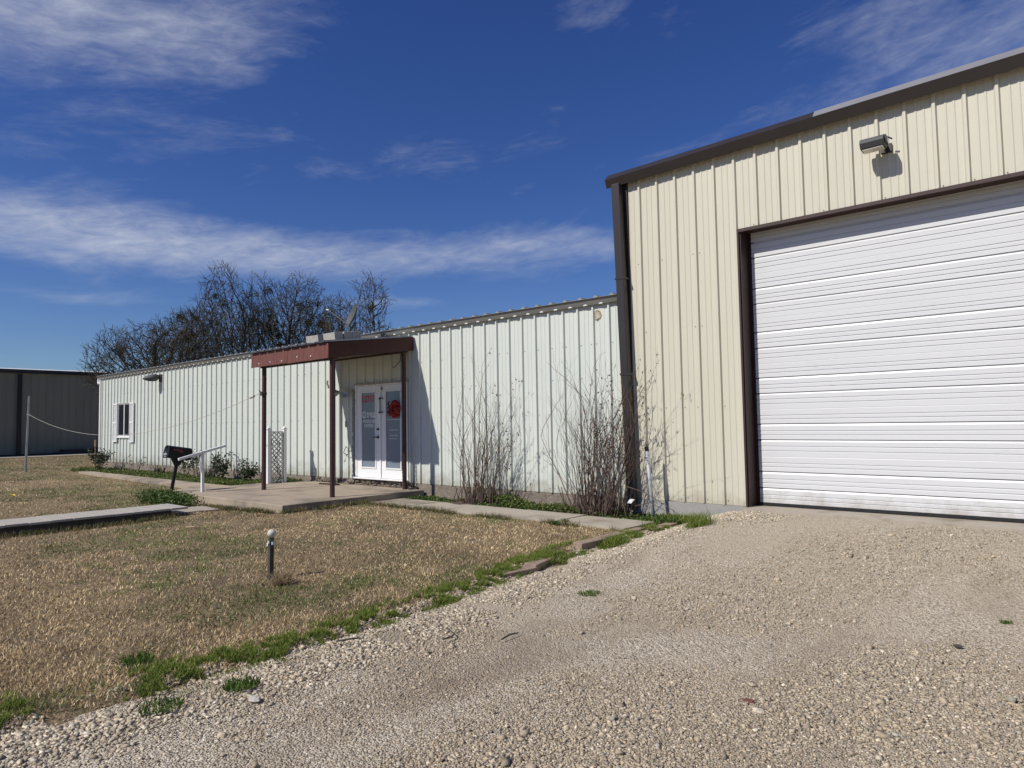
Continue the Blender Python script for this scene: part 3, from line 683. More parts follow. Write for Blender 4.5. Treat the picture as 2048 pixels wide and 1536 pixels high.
# chain hanging on the rear post
ch = MB()
def link(mb, c, t, up, L_=.022, W=.011, r=.004):
    t = t.normalized(); up = (up-t*up.dot(t)).normalized(); pts = [c+t*(math.cos(a)*L_)+up*(math.sin(a)*W) for a in [2*math.pi*i/10 for i in range(11)]]; mb.tube(pts, r, 5, cap=False)
pth = [aY(808, 878, -.26), aY(805.5, 900, -.27), aY(805, 930, -.28), aY(807, 958, -.3), aZ(810, 974, -.10), aZ(820, 978, -.10), aZ(833, 977, -.10), aZ(846, 975, -.10)]
i = 0; pos = 0.0; seg_ = 0
for a, c_ in zip(pth, pth[1:]):
    n = max(1, int((c_-a).length/.040))
    for k in range(n):
        p = a.lerp(c_, k/n); link(ch, p, c_-a, Vector((1, 0, 0)) if i % 2 else Vector((0, 1, .3)), .028, .016, .0075); i += 1
for k in range(22):
    p = aZ(836+random.uniform(-12, 12), 976, -.10)+Vector((0, random.uniform(-.05, .05), random.random()*.05)); link(ch, p, Vector((random.uniform(-1, 1), random.uniform(-1, 1), .2)), Vector((0, .2, 1)), .028, .016, .0075)
tag(ch.build('chain', 'darkmetal'), 'rusty chain hanging beside the canopy post right of the front door', 'chain')

# flat stick / bar on slab
b = MB(); b.obox((-13.1, -.42, -.098), (.32, .03, 0), (-.006, .03, 0), (0, 0, .012)); tag(b.build('metal_bar', 'jamb'), 'short reddish bar lying on the porch slab below the wall near the rear post', 'bar')

# cinder blocks on the canopy
blk_lab = ['cinder block on the canopy roof, set apart at the left end of the row', 'cinder block on the canopy roof showing its long sunlit face, frontmost of the tight row', 'middle cinder block of the tight row of three on the canopy roof', 'rearmost cinder block of the tight row of three on the canopy roof']
b = MB(); b.box((0, 0, 0), (.392, .195, .19)); blk0 = None
for i, (x, y) in enumerate([(-12.33, -1.47), (-11.80, -1.41), (-11.79, -1.20), (-11.79, -.985)]):
    if i == 0: blk0 = b.build('cinder_block', 'block', bevel=.006); k_ = blk0
    else: k_ = blk0.copy(); COL.objects.link(k_)
    k_.location = (x, y, czt(y+.1)+.028); k_.rotation_euler = (R(7.3), 0, R((4, 0, 1.5, -1)[i])); tag(k_, blk_lab[i], 'cinder block', 'cinder blocks weighing down the canopy roof')

# satellite dish
sb = aY(687, 660, -.55); DS = empty('satellite_dish', sb, 'grey satellite dish on a thin mast behind the cinder blocks on the canopy roof', 'satellite dish')
ctr = aY(706, 634, -.75); lnb = aY(656, 620, -.9)
b = MB()
mid_ = ctr
nrm = (Vector((-.66, -.72, .30))).normalized()
# choose an axis so that the dish is seen nearly edge-on
vw = (ctr-CAM).normalized(); side = vw.cross(Vector((0, 0, 1))).normalized()
nrm = (-side*.93+Vector((0, 0, 1))*.42-vw*.25).normalized()
u_ = nrm.orthogonal().normalized(); w_ = nrm.cross(u_); n = 24; rings = [(0, 0), (.12, .012), (.2, .034), (.28, .075), (.29, .08)]
vs = []
for rr, d in rings:
    for k in range(n): a = 2*math.pi*k/n; vs.append(mid_+nrm*(d-.03)+(u_*math.cos(a)+w_*math.sin(a))*rr)
m_ = len(vs); vs += [v-nrm*.006 for v in vs]
fs = []
for j in range(len(rings)-1):
    for k in range(n): k2 = (k+1) % n; fs.append((j*n+k, j*n+k2, (j+1)*n+k2, (j+1)*n+k)); fs.append((m_+j*n+k, m_+(j+1)*n+k, m_+(j+1)*n+k2, m_+j*n+k2))
j = len(rings)-1
for k in range(n): k2 = (k+1) % n; fs.append((j*n+k, j*n+k2, m_+j*n+k2, m_+j*n+k))
b.add(vs, fs); b.build('dish', 'dish', DS, smooth=True)
foot = Vector((sb.x+.12, sb.y, czt(-.55)))
b = MB(); b.tube([foot, foot+Vector((.02, 0, .22)), mid_-nrm*.05-Vector((0, 0, .1))], .02, 8); b.box((foot.x-.08, foot.y-.08, foot.z), (foot.x+.08, foot.y+.08, foot.z+.035)); b.build('mast', 'darkmetal', DS)
b = MB(); b.tube([mid_-Vector((0, 0, .24)), lnb], .009, 6); b.build('feed_arm', 'dish', DS)
b = MB(); dd = (mid_-lnb).normalized(); b.lathe(lnb-dd*.05, dd, [(.012, 0), (.016, .03), (.018, .06), (.024, .065), (.024, .08)], 12); b.build('feed_horn', 'lens', DS)

# ------------------------------------------------------------------ mailbox
MX, MY = -14.62, -3.12
MBX = empty('mailbox', (MX, MY, -.3), 'black rural mailbox with red flag on a leaning black post by the porch slab', 'mailbox')
ax = Vector((-.10, .985, -.16)).normalized(); sd = ax.cross(Vector((0, 0, 1))).normalized(); up = sd.cross(ax)
c0 = aX(357, 906, MX)
b = MB(); n = 14; L_ = .245; w = .10; hh = .125
pr = [(-w, -hh), (w, -hh)]+[(w*math.cos(math.pi*i/n), .035+(hh-.03)*math.sin(math.pi*i/n)) for i in range(n+1)]
k = len(pr); A = [c0+ax*(-L_)+sd*p+up*q for p, q in pr]; Bq = [c0+ax*L_+sd*p+up*q for p, q in pr]
b.add(A+Bq, [tuple(range(k))[::-1], tuple(range(k, 2*k))]+[(i, (i+1) % k, k+(i+1) % k, k+i) for i in range(k)]); b.build('box', 'mailblack', MBX, bevel=.006)
b = MB(); A = [c0+ax*(-L_-.016)+sd*p*1.05+up*(q*1.04) for p, q in pr]; Bq = [c0+ax*(-L_-.001)+sd*p*1.05+up*(q*1.04) for p, q in pr]
b.add(A+Bq, [tuple(range(k))[::-1], tuple(range(k, 2*k))]+[(i, (i+1) % k, k+(i+1) % k, k+i) for i in range(k)]); b.obox(c0-ax*(L_+.026)+up*.09, ax*.012, sd*.012, up*.02); dmb = b.build('door', 'mailblack', MBX, bevel=.004)
b = MB(); cz_ = c0+sd*(w+.006)+up*.05; e0 = cz_-ax*.12
b.obox(e0+ax*.05+up*.005, ax*.085, sd*.003, up*.012); b.obox(e0+ax*.115-up*.012, ax*.03, sd*.003, up*.03); b.build('flag', 'flag', MBX)
b = MB(); fcn = c0-ax*(L_+.0175)
put_text(b, '12717', .125, .035, fcn+up*(-.055)-sd*.02, tuple(sd), tuple(up), bold=.03); put_text(b, '12717', .06, .022, fcn+up*(-.10)-sd*.02, tuple(sd), tuple(up), bold=.03); put_text(b, '1', .008, .02, fcn+up*(-.015)-sd*.02, tuple(sd), tuple(up), bold=.03)
b.build('house_number', 'vinyl', dmb)
b = MB(); pb = Vector((MX-.02, MY-.10, -.33)); pt = c0-up*hh
b.tube([pb, pb.lerp(pt, .78), pt-up*.11], [.036, .036, .036], 12); b.prism([pt-up*.14-ax*.03-sd*.04, pt-up*.14+ax*.03-sd*.04, pt+ax*.12-sd*.05, pt-ax*.12-sd*.05], sd*.09); b.build('post', 'mailblack', MBX)

# handrail
hb = aX(405, 992, -14.05); ht = aX(405, 903, -14.05)
HR = empty('handrail', hb, 'short white sloping handrail on a single post at the left end of the porch slab', 'handrail')
b = MB(); b.obox((hb+ht)/2, (.026, 0, 0), (0, .026, 0), (ht-hb)/2+Vector((0, 0, .01))); b.build('post', 'white', HR)
r0 = aX(357, 919, -14.05); r1 = aX(452, 891, -14.05); d = (r1-r0)/2; nn = Vector((1, 0, 0)).cross(d).normalized()
b = MB(); b.obox((r0+r1)/2, (.03, 0, 0), d, nn*.024); b.build('rail', 'white', HR, bevel=.004)
b = MB(); b.tube([hb.lerp(ht, .55)+Vector((0, -.04, 0)), hb.lerp(ht, .8)+Vector((0, -.05, 0)), ht+Vector((0, -.13, -.05))], .014, 6); b.build('brace', 'white', HR)

# lattice trellis (stands square to the wall)
TX = -14.63
TR = empty('trellis', (TX, -.8, -.115), 'white lattice trellis between two capped posts behind the left canopy post', 'trellis')
ty0, ty1 = aX(537, 900, TX).y, aX(569, 900, TX).y; zt = aX(550, 862, TX).z
for y in (ty0, ty1):
    b = MB(); b.box((TX-.035, y-.035, -.2), (TX+.035, y+.035, zt+.04)); p = b.build('post', 'white', TR)
    b = MB(); b.box((TX-.052, y-.052, zt+.04), (TX+.052, y+.052, zt+.055)); b.prism([(TX-.04, y-.04, zt+.055), (TX+.04, y-.04, zt+.055), (TX+.04, y+.04, zt+.055), (TX-.04, y+.04, zt+.055)], (0, 0, .02)); b.tube([(TX, y, zt+.075), (TX, y, zt+.12)], [.03, .006], 8); b.build('post_cap', 'white', p)
b = MB(); y0, y1, z0, z1 = ty0+.04, ty1-.04, -.1, zt-.01
b.box((TX-.016, y0, z1-.03), (TX+.016, y1, z1)); b.box((TX-.016, y0, z0), (TX+.016, y1, z0+.03)); b.box((TX-.016, y0, z0+.03), (TX+.016, y0+.025, z1-.03)); b.box((TX-.016, y1-.025, z0+.03), (TX+.016, y1, z1-.03))
def clip(py, pz, dy, dz):
    ts = []
    for lo, hi, p, dd in ((y0, y1, py, dy), (z0, z1, pz, dz)):
        a, c_ = (lo-p)/dd, (hi-p)/dd; ts.append((min(a, c_), max(a, c_)))
    a = max(t[0] for t in ts); c_ = min(t[1] for t in ts)
    return (a, c_) if c_ > a+.02 else None
for sgn, xo in ((1, -.004), (-1, .004)):
    k = -2.0
    while k < 3:
        t = clip(y0, z0+k, 1, sgn)
        if t:
            p0 = Vector((TX+xo, y0+t[0], z0+k+sgn*t[0])); p1 = Vector((TX+xo, y0+t[1], z0+k+sgn*t[1])); dv = (p1-p0)/2; b.obox((p0+p1)/2, (.0035, 0, 0), dv, Vector((1, 0, 0)).cross(dv).normalized()*.0125)
        k += .105
b.build('lattice', mat('lattice_vinyl', (.60, .60, .58), .6, col2=(.50, .49, .46), nscale=6), TR)

# grey vent pipe beside the warehouse corner
pt = aY(1293, 893, -.32); pb = aY(1308, 1036, -.32)
PP = empty('vent_pipe', (pb.x, -.32, pb.z), 'leaning grey pipe with a black cap standing by the cream wall', 'pipe')
b = MB(); b.tube([pb-Vector((0, 0, .1)), pt-(pt-pb).normalized()*.06], .027, 14); b.build('pipe', 'greypipe', PP, smooth=True)
b = MB(); q = (pt-pb).normalized(); b.tube([pt-q*.065, pt], .031, 14); b.build('cap', 'black', PP)
# downspout splash piece
c = aY(1261, 1003, -.3); b = MB(); b.prism([c+Vector((-.055, -.02, -.025)), c+Vector((.02, -.02, -.025)), c+Vector((.055, 0, .02)), c+Vector((-.02, 0, .025))], (0, .03, .012))
tag(b.build('splash_shield', 'white'), 'small bent white metal piece at the foot of the brown downspout', 'metal scrap')

# globe light stake in the lawn
g0 = aZ(541, 1160, -.32); gy = g0.y
GL = empty('garden_stake', g0, 'short dark stake topped with a dull white globe standing in the dry lawn', 'garden light')
t1 = aY(542, 1084, gy); b = MB(); b.obox((g0+t1)/2-Vector((0, 0, .04)), (.021, .0, 0), (0, .021, 0), (t1-g0)/2+Vector((0, 0, .04))); b.build('stake', 'plankd', GL)
t2 = aY(543, 1074, gy); b = MB(); b.tube([t1, t2+Vector((0, 0, .01))], .026, 12); b.build('socket', mat('green_plastic', (.05, .08, .05), .5, col2=(.03, .05, .035)), GL)
b = MB(); cc = aY(543.5, 1067, gy)
b.lathe(cc, (0, 0, 1), [(max(.001, .042*math.cos(R(a))), .042*math.sin(R(a))) for a in range(-80, 91, 10)], 20); b.build('globe', mat('worn_globe', (.62, .60, .53), .6, col2=(.45, .43, .36), nscale=40, mix=.9), GL, smooth=True)
b = MB()
for a in (0, 1.3, 2.5, 3.9, 5): b.obox(t1+Vector((math.cos(a)*.03, math.sin(a)*.03, -.01+.02*math.sin(a*3))), (.008, 0, .003), (0, .008, 0), (0, 0, .014))
b.build('tape', 'vinyl', GL)

# steel pole at the far left with cable to the canopy post
p1 = aY(58, 792, -2.2); p0 = aY(51, 944, -2.2); p0.z = -.32
PL = empty('steel_pole', p0, 'thin galvanised pole standing in the lawn at the far left holding a cable', 'pole')
b = MB(); b.tube([p0, p0.lerp(p1, .35), p1], [.045, .035, .028], 10); b.build('shaft', 'galv', PL)
b = MB(); pc = aY(56, 828, -2.2); b.lathe(pc-Vector((0, 0, .04)), (0, 0, 1), [(.045, 0), (.045, .06)], 10); b.build('collar', 'galv', PL)
e1 = Vector((-13.45, -1.88, 1.90)); b = MB(); pts = []
for i in range(41):
    t = i/40; p = pc.lerp(e1, t); p.z -= .82*4*t*(1-t); pts.append(p)
b.tube(pts, .0055, 6); 
for i in (39,): b.tube([pts[39], pts[39].lerp(pts[40], .4)], .025, 8)
tag(b.build('cable', 'peel'), 'slack pale cable strung between the steel pole and the canopy post', 'cable')

# edging blocks between lawn and gravel
labs = ['tan edging block flush with the end of the footpath beside the tall grass', 'edging block with a lit end joint, second back from the tan one', 'dark brown edging block in the middle of the raised row', 'tall edging block with a free end face at the near end of the raised row', 'half-buried edging block at the lawn edge just below the raised row', 'nearly sunken edging block lowest down the lawn edge']
spec = [((-4.62, -.86, -.222), 4, .34), ((-4.76, -1.42, -.225), 3, .24), ((-4.76, -1.93, -.217), -2, .24), ((-4.70, -2.45, -.205), -4, .25), (tuple(aZ(1080, 1119, -.25)), 14, .24), (tuple(aZ(1034, 1138, -.27)), -8, .22)]
first = None
for i, ((x, y, z), a, hl) in enumerate(spec):
    if first is None:
        b = MB(); b.box((-.07, -.25, -.17), (.07, .25, 0)); first = b.build('edging_block', 'brick', bevel=.008); o = first
    else: o = first.copy(); COL.objects.link(o)
    o.location = (x, y, z); o.rotation_euler = (0, R((2, -1, 1, 2, 6, 5)[i]), R(a)); o.scale = (1, hl/.25, 1)
    tag(o, labs[i], 'edging block', 'edging blocks along the lawn edge')

# small litter
def rock(name, c, s, m, label, cat, seed, flat=.5):
    r_ = random.Random(seed); b = MB(); b.lathe((0, 0, 0), (0, 0, 1), [(.3, -.5), (.8, -.35), (1, 0), (.8, .4), (.35, .6)], 9)
    b.v = [(c[0]+v[0]*s*r_.uniform(.75, 1.2), c[1]+v[1]*s*.7*r_.uniform(.75, 1.2), c[2]+v[2]*s*flat*r_.uniform(.8, 1.1)) for v in b.v]
    return tag(b.build(name, m), label, cat)
c = aZ(1498, 1402, -.325); rock('brick_chip', c, .035, 'maroon', 'small red brick chip lying in the gravel at lower right', 'brick chip', 3)
c = aZ(1916, 1292, -.31); rock('dark_clod', c, .03, 'plankd', 'small black clod on the gravel at the right', 'clod', 4)
c = aZ(1736, 1215, -.30); rock('flat_stone', c, .05, mat('pale_stone', (.42, .40, .36), .9, col2=(.35, .33, .29)), 'flat pale grey stone larger than the gravel around it, right of centre', 'stone', 5, .3)
c = aZ(1040, 1445, -.32) if False else aZ(508, 1398, -.32); rock('white_stone', c, .045, mat('white_stone', (.55, .52, .46), .95, col2=(.42, .39, .33)), 'large whitish stone lying on the gravel near the weeds at lower left', 'stone', 6, .6)
def stick(pxs, z, rad, label, m='plankd'):
    b = MB(); pts = [aZ(x, y, z)+Vector((0, 0, .008+.01*(i % 2))) for i, (x, y) in enumerate(pxs)]; b.tube(pts, [rad, rad, rad*.8, rad*.5][:len(pts)], 6); return tag(b.build('stick', m), label, 'stick', 'sticks on the ground')
stick([(886, 1281), (903, 1278), (909, 1270), (896, 1262)], -.315, .006, 'dark hooked twig lying on the gravel near the weeds')
stick([(1003, 1281), (1020, 1274), (1036, 1268)], -.315, .006, 'thin straight dark twig on the open gravel')
stick([(672, 1285), (700, 1283), (720, 1278)], -.30, .006, 'dark twig among the green weeds at the gravel edge')
stick([(674, 1021), (687, 1015)], -.235, .014, 'short pale wood offcut in the lawn below the porch slab', 'wood')
stick([(372, 1056), (390, 1056)], -.27, .014, 'pale sliver of wood lying in the lawn right of the plank walkway', 'wood')
c = aZ(25, 992, -.27); b = MB(); b.add([c+Vector((-.05, -.05, 0)), c+Vector((.06, -.03, .03)), c+Vector((.04, .06, .0)), c+Vector((-.05, .05, .04))], [(0, 1, 2, 3)]); b.prism([c+Vector((-.02, -.03, .02)), c+Vector((.03, -.02, .05)), c+Vector((.01, .03, .05))], (0, 0, .006)); tag(b.build('litter', 'yellow'), 'scrap of yellow litter on the lawn at far left', 'litter')

# ------------------------------------------------------------------ barn far left
BX = -48.0
BN = empty('metal_barn', (BX, 4, -.3), 'dark shaded ribbed metal barn with a bright roof edge behind the lawn at far left', 'building')
b = MB(); y = -12; P = []
zt_b = 4.52
while y < 22:
    for dy, h in ((0, 0), (.02, .03), (.05, .03), (.07, 0)): P.append((y+dy, h))
    y += .4
vs = []
for y, h in P: vs += [(BX+h, y, -.25), (BX+h, y, zt_b)]
b.add(vs, [(2*i, 2*i+2, 2*i+3, 2*i+1) for i in range(len(P)-1)]); b.build('wall', 'barn', BN)
b = MB(); b.box((BX-14, -12, -.3), (BX-.02, -11.98, zt_b)); b.box((BX-14, 21.9, -.3), (BX-.02, 22, zt_b)); b.build('side_wall', 'barn', BN)
b = MB(); b.box((BX-14, -12.3, zt_b+.02), (BX+.14, 22.3, zt_b+.16)); b.box((BX+.002, -12, -.36), (BX+.05, 22, -.2)); b.build('eave_trim', 'black', BN)
b = MB(); b.add([(BX+.16, -12.35, zt_b+.165), (BX+.16, 22.35, zt_b+.165), (BX-14, 22.35, zt_b+1.36), (BX-14, -12.35, zt_b+1.36)], [(0, 1, 2, 3)]); b.add([(BX+.16, -12.35, zt_b+.165), (BX+.16, 22.35, zt_b+.165), (BX+.16, 22.35, zt_b+.25), (BX+.16, -12.35, zt_b+.25)], [(0, 3, 2, 1)])
b.box((BX+.0, -12.35, zt_b+.17), (BX+.16, 22.35, zt_b+.25))
b.build('roof', 'barnroof', BN)
for yy in (aX(38, 800, BX).y, aX(38, 800, BX).y+5.9, aX(38, 800, BX).y-5.9):
    b = MB(); b.box((BX+.032, yy-.1, -.25), (BX+.14, yy+.1, zt_b)); b.build('downspout', 'black', BN)
b = MB(); q = aX(160, 903, BX+.5); b.box((BX+.2, q.y-1.0, -.3), (BX+.9, q.y+1.0, .0)); tag(b.build('timber_stack', 'plankd'), 'low dark stack of timber on the ground against the distant barn', 'timber')

# utility pole behind the roof
up0 = aY(308, 735, 4.0); b = MB(); b.tube([(up0.x, 4.0, -.3), (up0.x, 4.0, aY(308, 688, 4.0).z)], .09, 10)
UP = tag(b.build('wooden_post', 'bark'), 'plain dark post rising behind the left end of the low building roof', 'post')

# fence stake near corner
q = aX(190, 935, -29.8); b = MB(); b.tube([(q.x, q.y, -.3), (q.x, q.y, .75)], .02, 6); b.tube([(q.x, q.y, .55), (q.x, q.y, .78)], .032, 6)
tag(b.build('garden_stake', 'wood'), 'thin stake behind the bush at the left corner of the pale building', 'stake')

# ------------------------------------------------------------------ vegetation helpers
def leaves_mesh(C, size, cols, r_=None, droop=0.0, aspect=.5):
    """C: Nx3 centres -> leaf quads (two triangles folded)"""
    C = np.asarray(C, float); n = len(C); r_ = r_ or rng
    t = r_.normal(size=(n, 3)); t[:, 2] -= droop; t /= np.linalg.norm(t, axis=1)[:, None]
    s_ = r_.normal(size=(n, 3)); s_ -= t*(s_*t).sum(1)[:, None]; s_ /= np.linalg.norm(s_, axis=1)[:, None]
    L_ = (size*r_.uniform(.6, 1.3, n))[:, None]; W = L_*aspect
    nn = np.cross(t, s_)
    V = np.stack([C, C+t*L_*.5+s_*W*.5+nn*L_*.08, C+t*L_, C+t*L_*.5-s_*W*.5+nn*L_*.08], 1).reshape(-1, 3)
    F = np.arange(n*4).reshape(-1, 4)
    ci = r_.integers(0, len(cols), n); col = np.array(cols)[ci]*r_.uniform(.7, 1.25, n)[:, None]
    return V, F, np.repeat(col, 4, 0)
def blades(X, Y, Z, h, w, lean, cols, r_=None):
    n = len(X); r_ = r_ or rng
    a = r_.uniform(0, 2*math.pi, n); la = r_.uniform(0, 2*math.pi, n); ln = lean*r_.uniform(.3, 1.2, n)
    base = np.stack([X, Y, Z], 1); sd = np.stack([np.cos(a), np.sin(a), np.zeros(n)], 1)*(w/2)[:, None]
    tip = base+np.stack([np.cos(la)*ln*h, np.sin(la)*ln*h, h*np.sqrt(np.clip(1-(ln*.8)**2, .08, 1))], 1)
    midp = base+(tip-base)*.5+np.array([0, 0, 1])*(h*.10)[:, None]
    V = np.stack([base-sd, base+sd, midp+sd*.7, tip, midp-sd*.7], 1).reshape(-1, 3)
    k = np.arange(n)[:, None]*5
    F = (k+np.array([[0, 1, 2, 4]])); F2 = (k+np.array([[4, 2, 3, 3]]))
    return V, F, k
def blade_obj(name, X, Y, Z, h, w, lean, col, label, kindn='stuff'):
    V, F, k = blades(X, Y, Z, h, w, lean, None)
    tri = np.concatenate([k+np.array([[0, 1, 2]]), k+np.array([[0, 2, 4]]), k+np.array([[4, 2, 3]])])
    o = np_mesh(name, V, tri, 'blade', np.repeat(col, 5, 0)); tag(o, label, name.replace('_', ' '), kind=kindn); return o

# dry lawn
def lawn_blades():
    N = 620000
    d = np.exp(rng.uniform(math.log(3.6), math.log(54), N)); th = rng.uniform(R(111), R(176), N)
    X = CAM.x+d*np.cos(th); Y = CAM.y+d*np.sin(th)
    wob = .25*(fbm(X*1.5, Y*1.5)-.5)
    k = (X < edge(Y)-.02+wob) & (X > -44.2) & ((Y < -.35) | (X < -28.9)) & (Y > -9.6) & ~((X > -15.1) & (X < -10.36) & (Y > -3.2)) & ~((X > -10.4) & (Y > -1.44) & (Y < -.6)) & ~((X > -27) & (X < -14.9) & (Y > -1.7+.03*X*0) & (Y < -1.1)) & ~((X > -12.7) & (X < -11.82) & (Y < -4.25) & (Y > -8.7))
    X, Y, d = X[k], Y[k], d[k]
    dn = fbm(X*3.1+5, Y*3.1); keep = rng.random(len(X)) < np.clip(.35+1.6*(dn-.25), .18, 1); X, Y, d = X[keep], Y[keep], d[keep]; n = len(X)
    Z = lawn_z(X, Y)-.004
    # colour zones
    g = fbm(X*.55+40, Y*.55+3, 5)+.10*sm((-X-9)/8)+.16*sm((Y+3.6)/1.8)*sm((-10.5-X)/1)+.14*sm((Y+2.4)/.7)*(X > -10.3); pg = np.clip((g-.62)/.14, 0, .8)
    fine = fbm(X*2.6, Y*2.6+9, 3); pg = np.clip(pg+.5*np.clip((fine-.66)/.1, 0, 1), 0, .9)
    isg = rng.random(n) < pg
    tan = np.array([[.56, .43, .245], [.42, .315, .175], [.68, .55, .35], [.25, .18, .10], [.12, .088, .055]]); grn = np.array([[.10, .14, .035], [.14, .175, .055], [.075, .11, .03], [.17, .19, .08]])
    c = tan[rng.integers(0, 5, n)]; c[isg] = grn[rng.integers(0, 4, isg.sum())]
    br = .55+1.5*fbm(X*1.3+70, Y*1.3, 5); c = c*br[:, None]*rng.uniform(.8, 1.2, n)[:, None]
    h = rng.uniform(.014, .042, n)*(1+.2*isg); w = .0032+.00055*d
    blade_obj('lawn_grass', X, Y, Z, h, w, .95, c, 'dry tan mown grass with green patches covering the lawn')
lawn_blades()
def weeds():
    # bright tufts along the gravel edge; patchy
    N = 170000; Y = -9.4+9.2*rng.random(N); wd = .13+.07*sm((-6-Y)/2); X = edge(Y)-.10+rng.normal(0, 1, N)*wd
    m = fbm(X*3.6+11, Y*2.2+5, 4)-np.abs(X-edge(Y)+.12)*.30+.03*sm((Y+6.8)/1.0); k = m > .445; X, Y = X[k], Y[k]
    cl = fbm(X*14, Y*14+3, 3); k = cl > .485; X, Y = X[k], Y[k]; n = len(X)
    Z = np.maximum(lawn_z(X, Y), drive_z(X, Y)-.03); g = np.array([[.16, .225, .035], [.22, .285, .05], [.10, .15, .025], [.29, .32, .09]])
    c = g[rng.integers(0, 4, n)]*rng.uniform(.75, 1.2, n)[:, None]
    blade_obj('edge_weeds', X, Y, Z, rng.uniform(.02, .06, n), np.full(n, .005), .85, c, 'bright green weeds growing along the gravel edge')
    # taller grass by the warehouse corner and around the blocks
    N = 70000; X = rng.uniform(-5.4, -3.7, N); Y = rng.uniform(-3.3, -.05, N)
    s_ = 0
    for px, py, rx, ry, am in ((1375, 1040, .30, .28, 1.7), (1345, 1045, .2, .22, 1.0), (1398, 1078, .15, .18, 1.1), (1230, 1088, .13, .30, 1.0), (1300, 1062, .12, .22, .55), (1440, 1035, .12, .12, .6)):
        q = aZ(px, py, -.27); s_ = s_+am*np.exp(-(((X-q.x)/rx)**2+((Y-q.y)/ry)**2))
    k = rng.random(N) < np.clip(s_*1.3*(fbm(X*5, Y*5)+.25)-.25, 0, 1); X, Y = X[k], Y[k]; n = len(X); Z = np.maximum(lawn_z(X, Y), drive_z(X, Y))-.01
    c = g[rng.integers(0, 4, n)]*rng.uniform(.6, 1.1, n)[:, None]
    blade_obj('tall_grass', X, Y, Z, rng.uniform(.06, .20, n), np.full(n, .007), .8, c, 'deep green taller grass beside the edging blocks by the cream wall')
weeds()
def slab_grass():
    X, Y = [], []
    for (x0, y0, x1, y1, n) in ((-13.0, -3.25, -10.5, -3.22, 2600), (-10.33, -3.15, -10.30, -1.45, 1500), (-12.2, -3.3, -11.0, -3.24, 900), (-10.4, -1.50, -4.95, -1.46, 3600), (-12.6, -8.6, -11.8, -8.5, 10)):
        t = rng.random(n); k = fbm(t*9+x0, t*0+y0, 3) > .40; X.append((x0+(x1-x0)*t+rng.normal(0, .035, n))[k]); Y.append((y0+(y1-y0)*t-np.abs(rng.normal(0, .05, n)))[k])
    t = rng.random(2200); X.append(-11.78+np.abs(rng.normal(0, .06, 2200))); Y.append(-8.5+4.2*t); X = np.concatenate(X); Y = np.concatenate(Y); n = len(X)
    cs = np.array([[.42, .33, .2], [.3, .22, .13], [.10, .125, .03], [.075, .10, .028], [.13, .14, .05]]); c = cs[rng.integers(0, 5, n)]*rng.uniform(.7, 1.1, n)[:, None]
    blade_obj('border_grass', X, Y, lawn_z(X, Y)-.005, rng.uniform(.04, .12, n), np.full(n, .007), .8, c, 'uncut grass fringing the porch slab, footpath and plank walkway')
slab_grass()
# stray tufts, each a thing
def tuft(name, c, n, h, spread, cols, label, cat, lean=.7, w=.007):
    a = rng.uniform(0, 2*math.pi, n); rr = spread*np.sqrt(rng.random(n)); X = c[0]+np.cos(a)*rr; Y = c[1]+np.sin(a)*rr; Z = np.full(n, c[2])
    V, F, k = blades(X, Y, Z, h*rng.uniform(.5, 1.1, n), np.full(n, w), lean, None)
    tri = np.concatenate([k+np.array([[0, 1, 2]]), k+np.array([[0, 2, 4]]), k+np.array([[4, 2, 3]])]); col = np.array(cols)[rng.integers(0, len(cols), n)]*rng.uniform(.7, 1.2, n)[:, None]
    return tag(np_mesh(name, V, tri, 'blade', np.repeat(col, 5, 0)), label, cat)
GC = [[.08, .15, .025], [.12, .19, .04], [.06, .10, .02]]; DC = [[.42, .33, .2], [.5, .4, .25], [.28, .2, .12], [.2, .14, .08]]
p = aZ(565, 1168, -.30); tuft('grass_clump', p, 420, .16, .085, DC, 'shaggy clump of dead tan grass at the foot of the globe stake', 'grass clump', 1.1, .006)
for x, y, z, n, h, s_, l in ((2012, 1248, -.29, 90, .035, .035, 'tiny green tuft alone in the gravel near the right edge'), (1178, 1188, -.33, 160, .035, .10, 'thin green tuft alone on the open gravel'), (710, 1000, -.245, 130, .16, .07, 'broad-leaved green weed against the right side of the porch slab'), (478, 1008, -.28, 170, .17, .12, 'dark spiky grass tuft at the front corner of the porch slab'),
                         (1110, 1050, -.24, 90, .09, .05, 'dark leafy weed on the near edge of the footpath'), (1130, 1046, -.24, 80, .08, .05, 'dark weed sprig on the footpath edge, right of the leafy one'), (483, 1372, -.32, 260, .05, .10, 'green tuft isolated on the gravel at lower left'), (270, 1325, -.30, 200, .06, .10, 'dark green tuft in the dry grass near the lower left edge'), (320, 1415, -.32, 220, .04, .12, 'low green tuft between pale stones at lower left'),
                         (1900, 1118, -.2, 60, .05, .05, 'wispy green sprig in the gravel before the overhead door')):
    tuft('weed_tuft', aZ(x, y, z), n, h, s_, GC, l, 'weed')

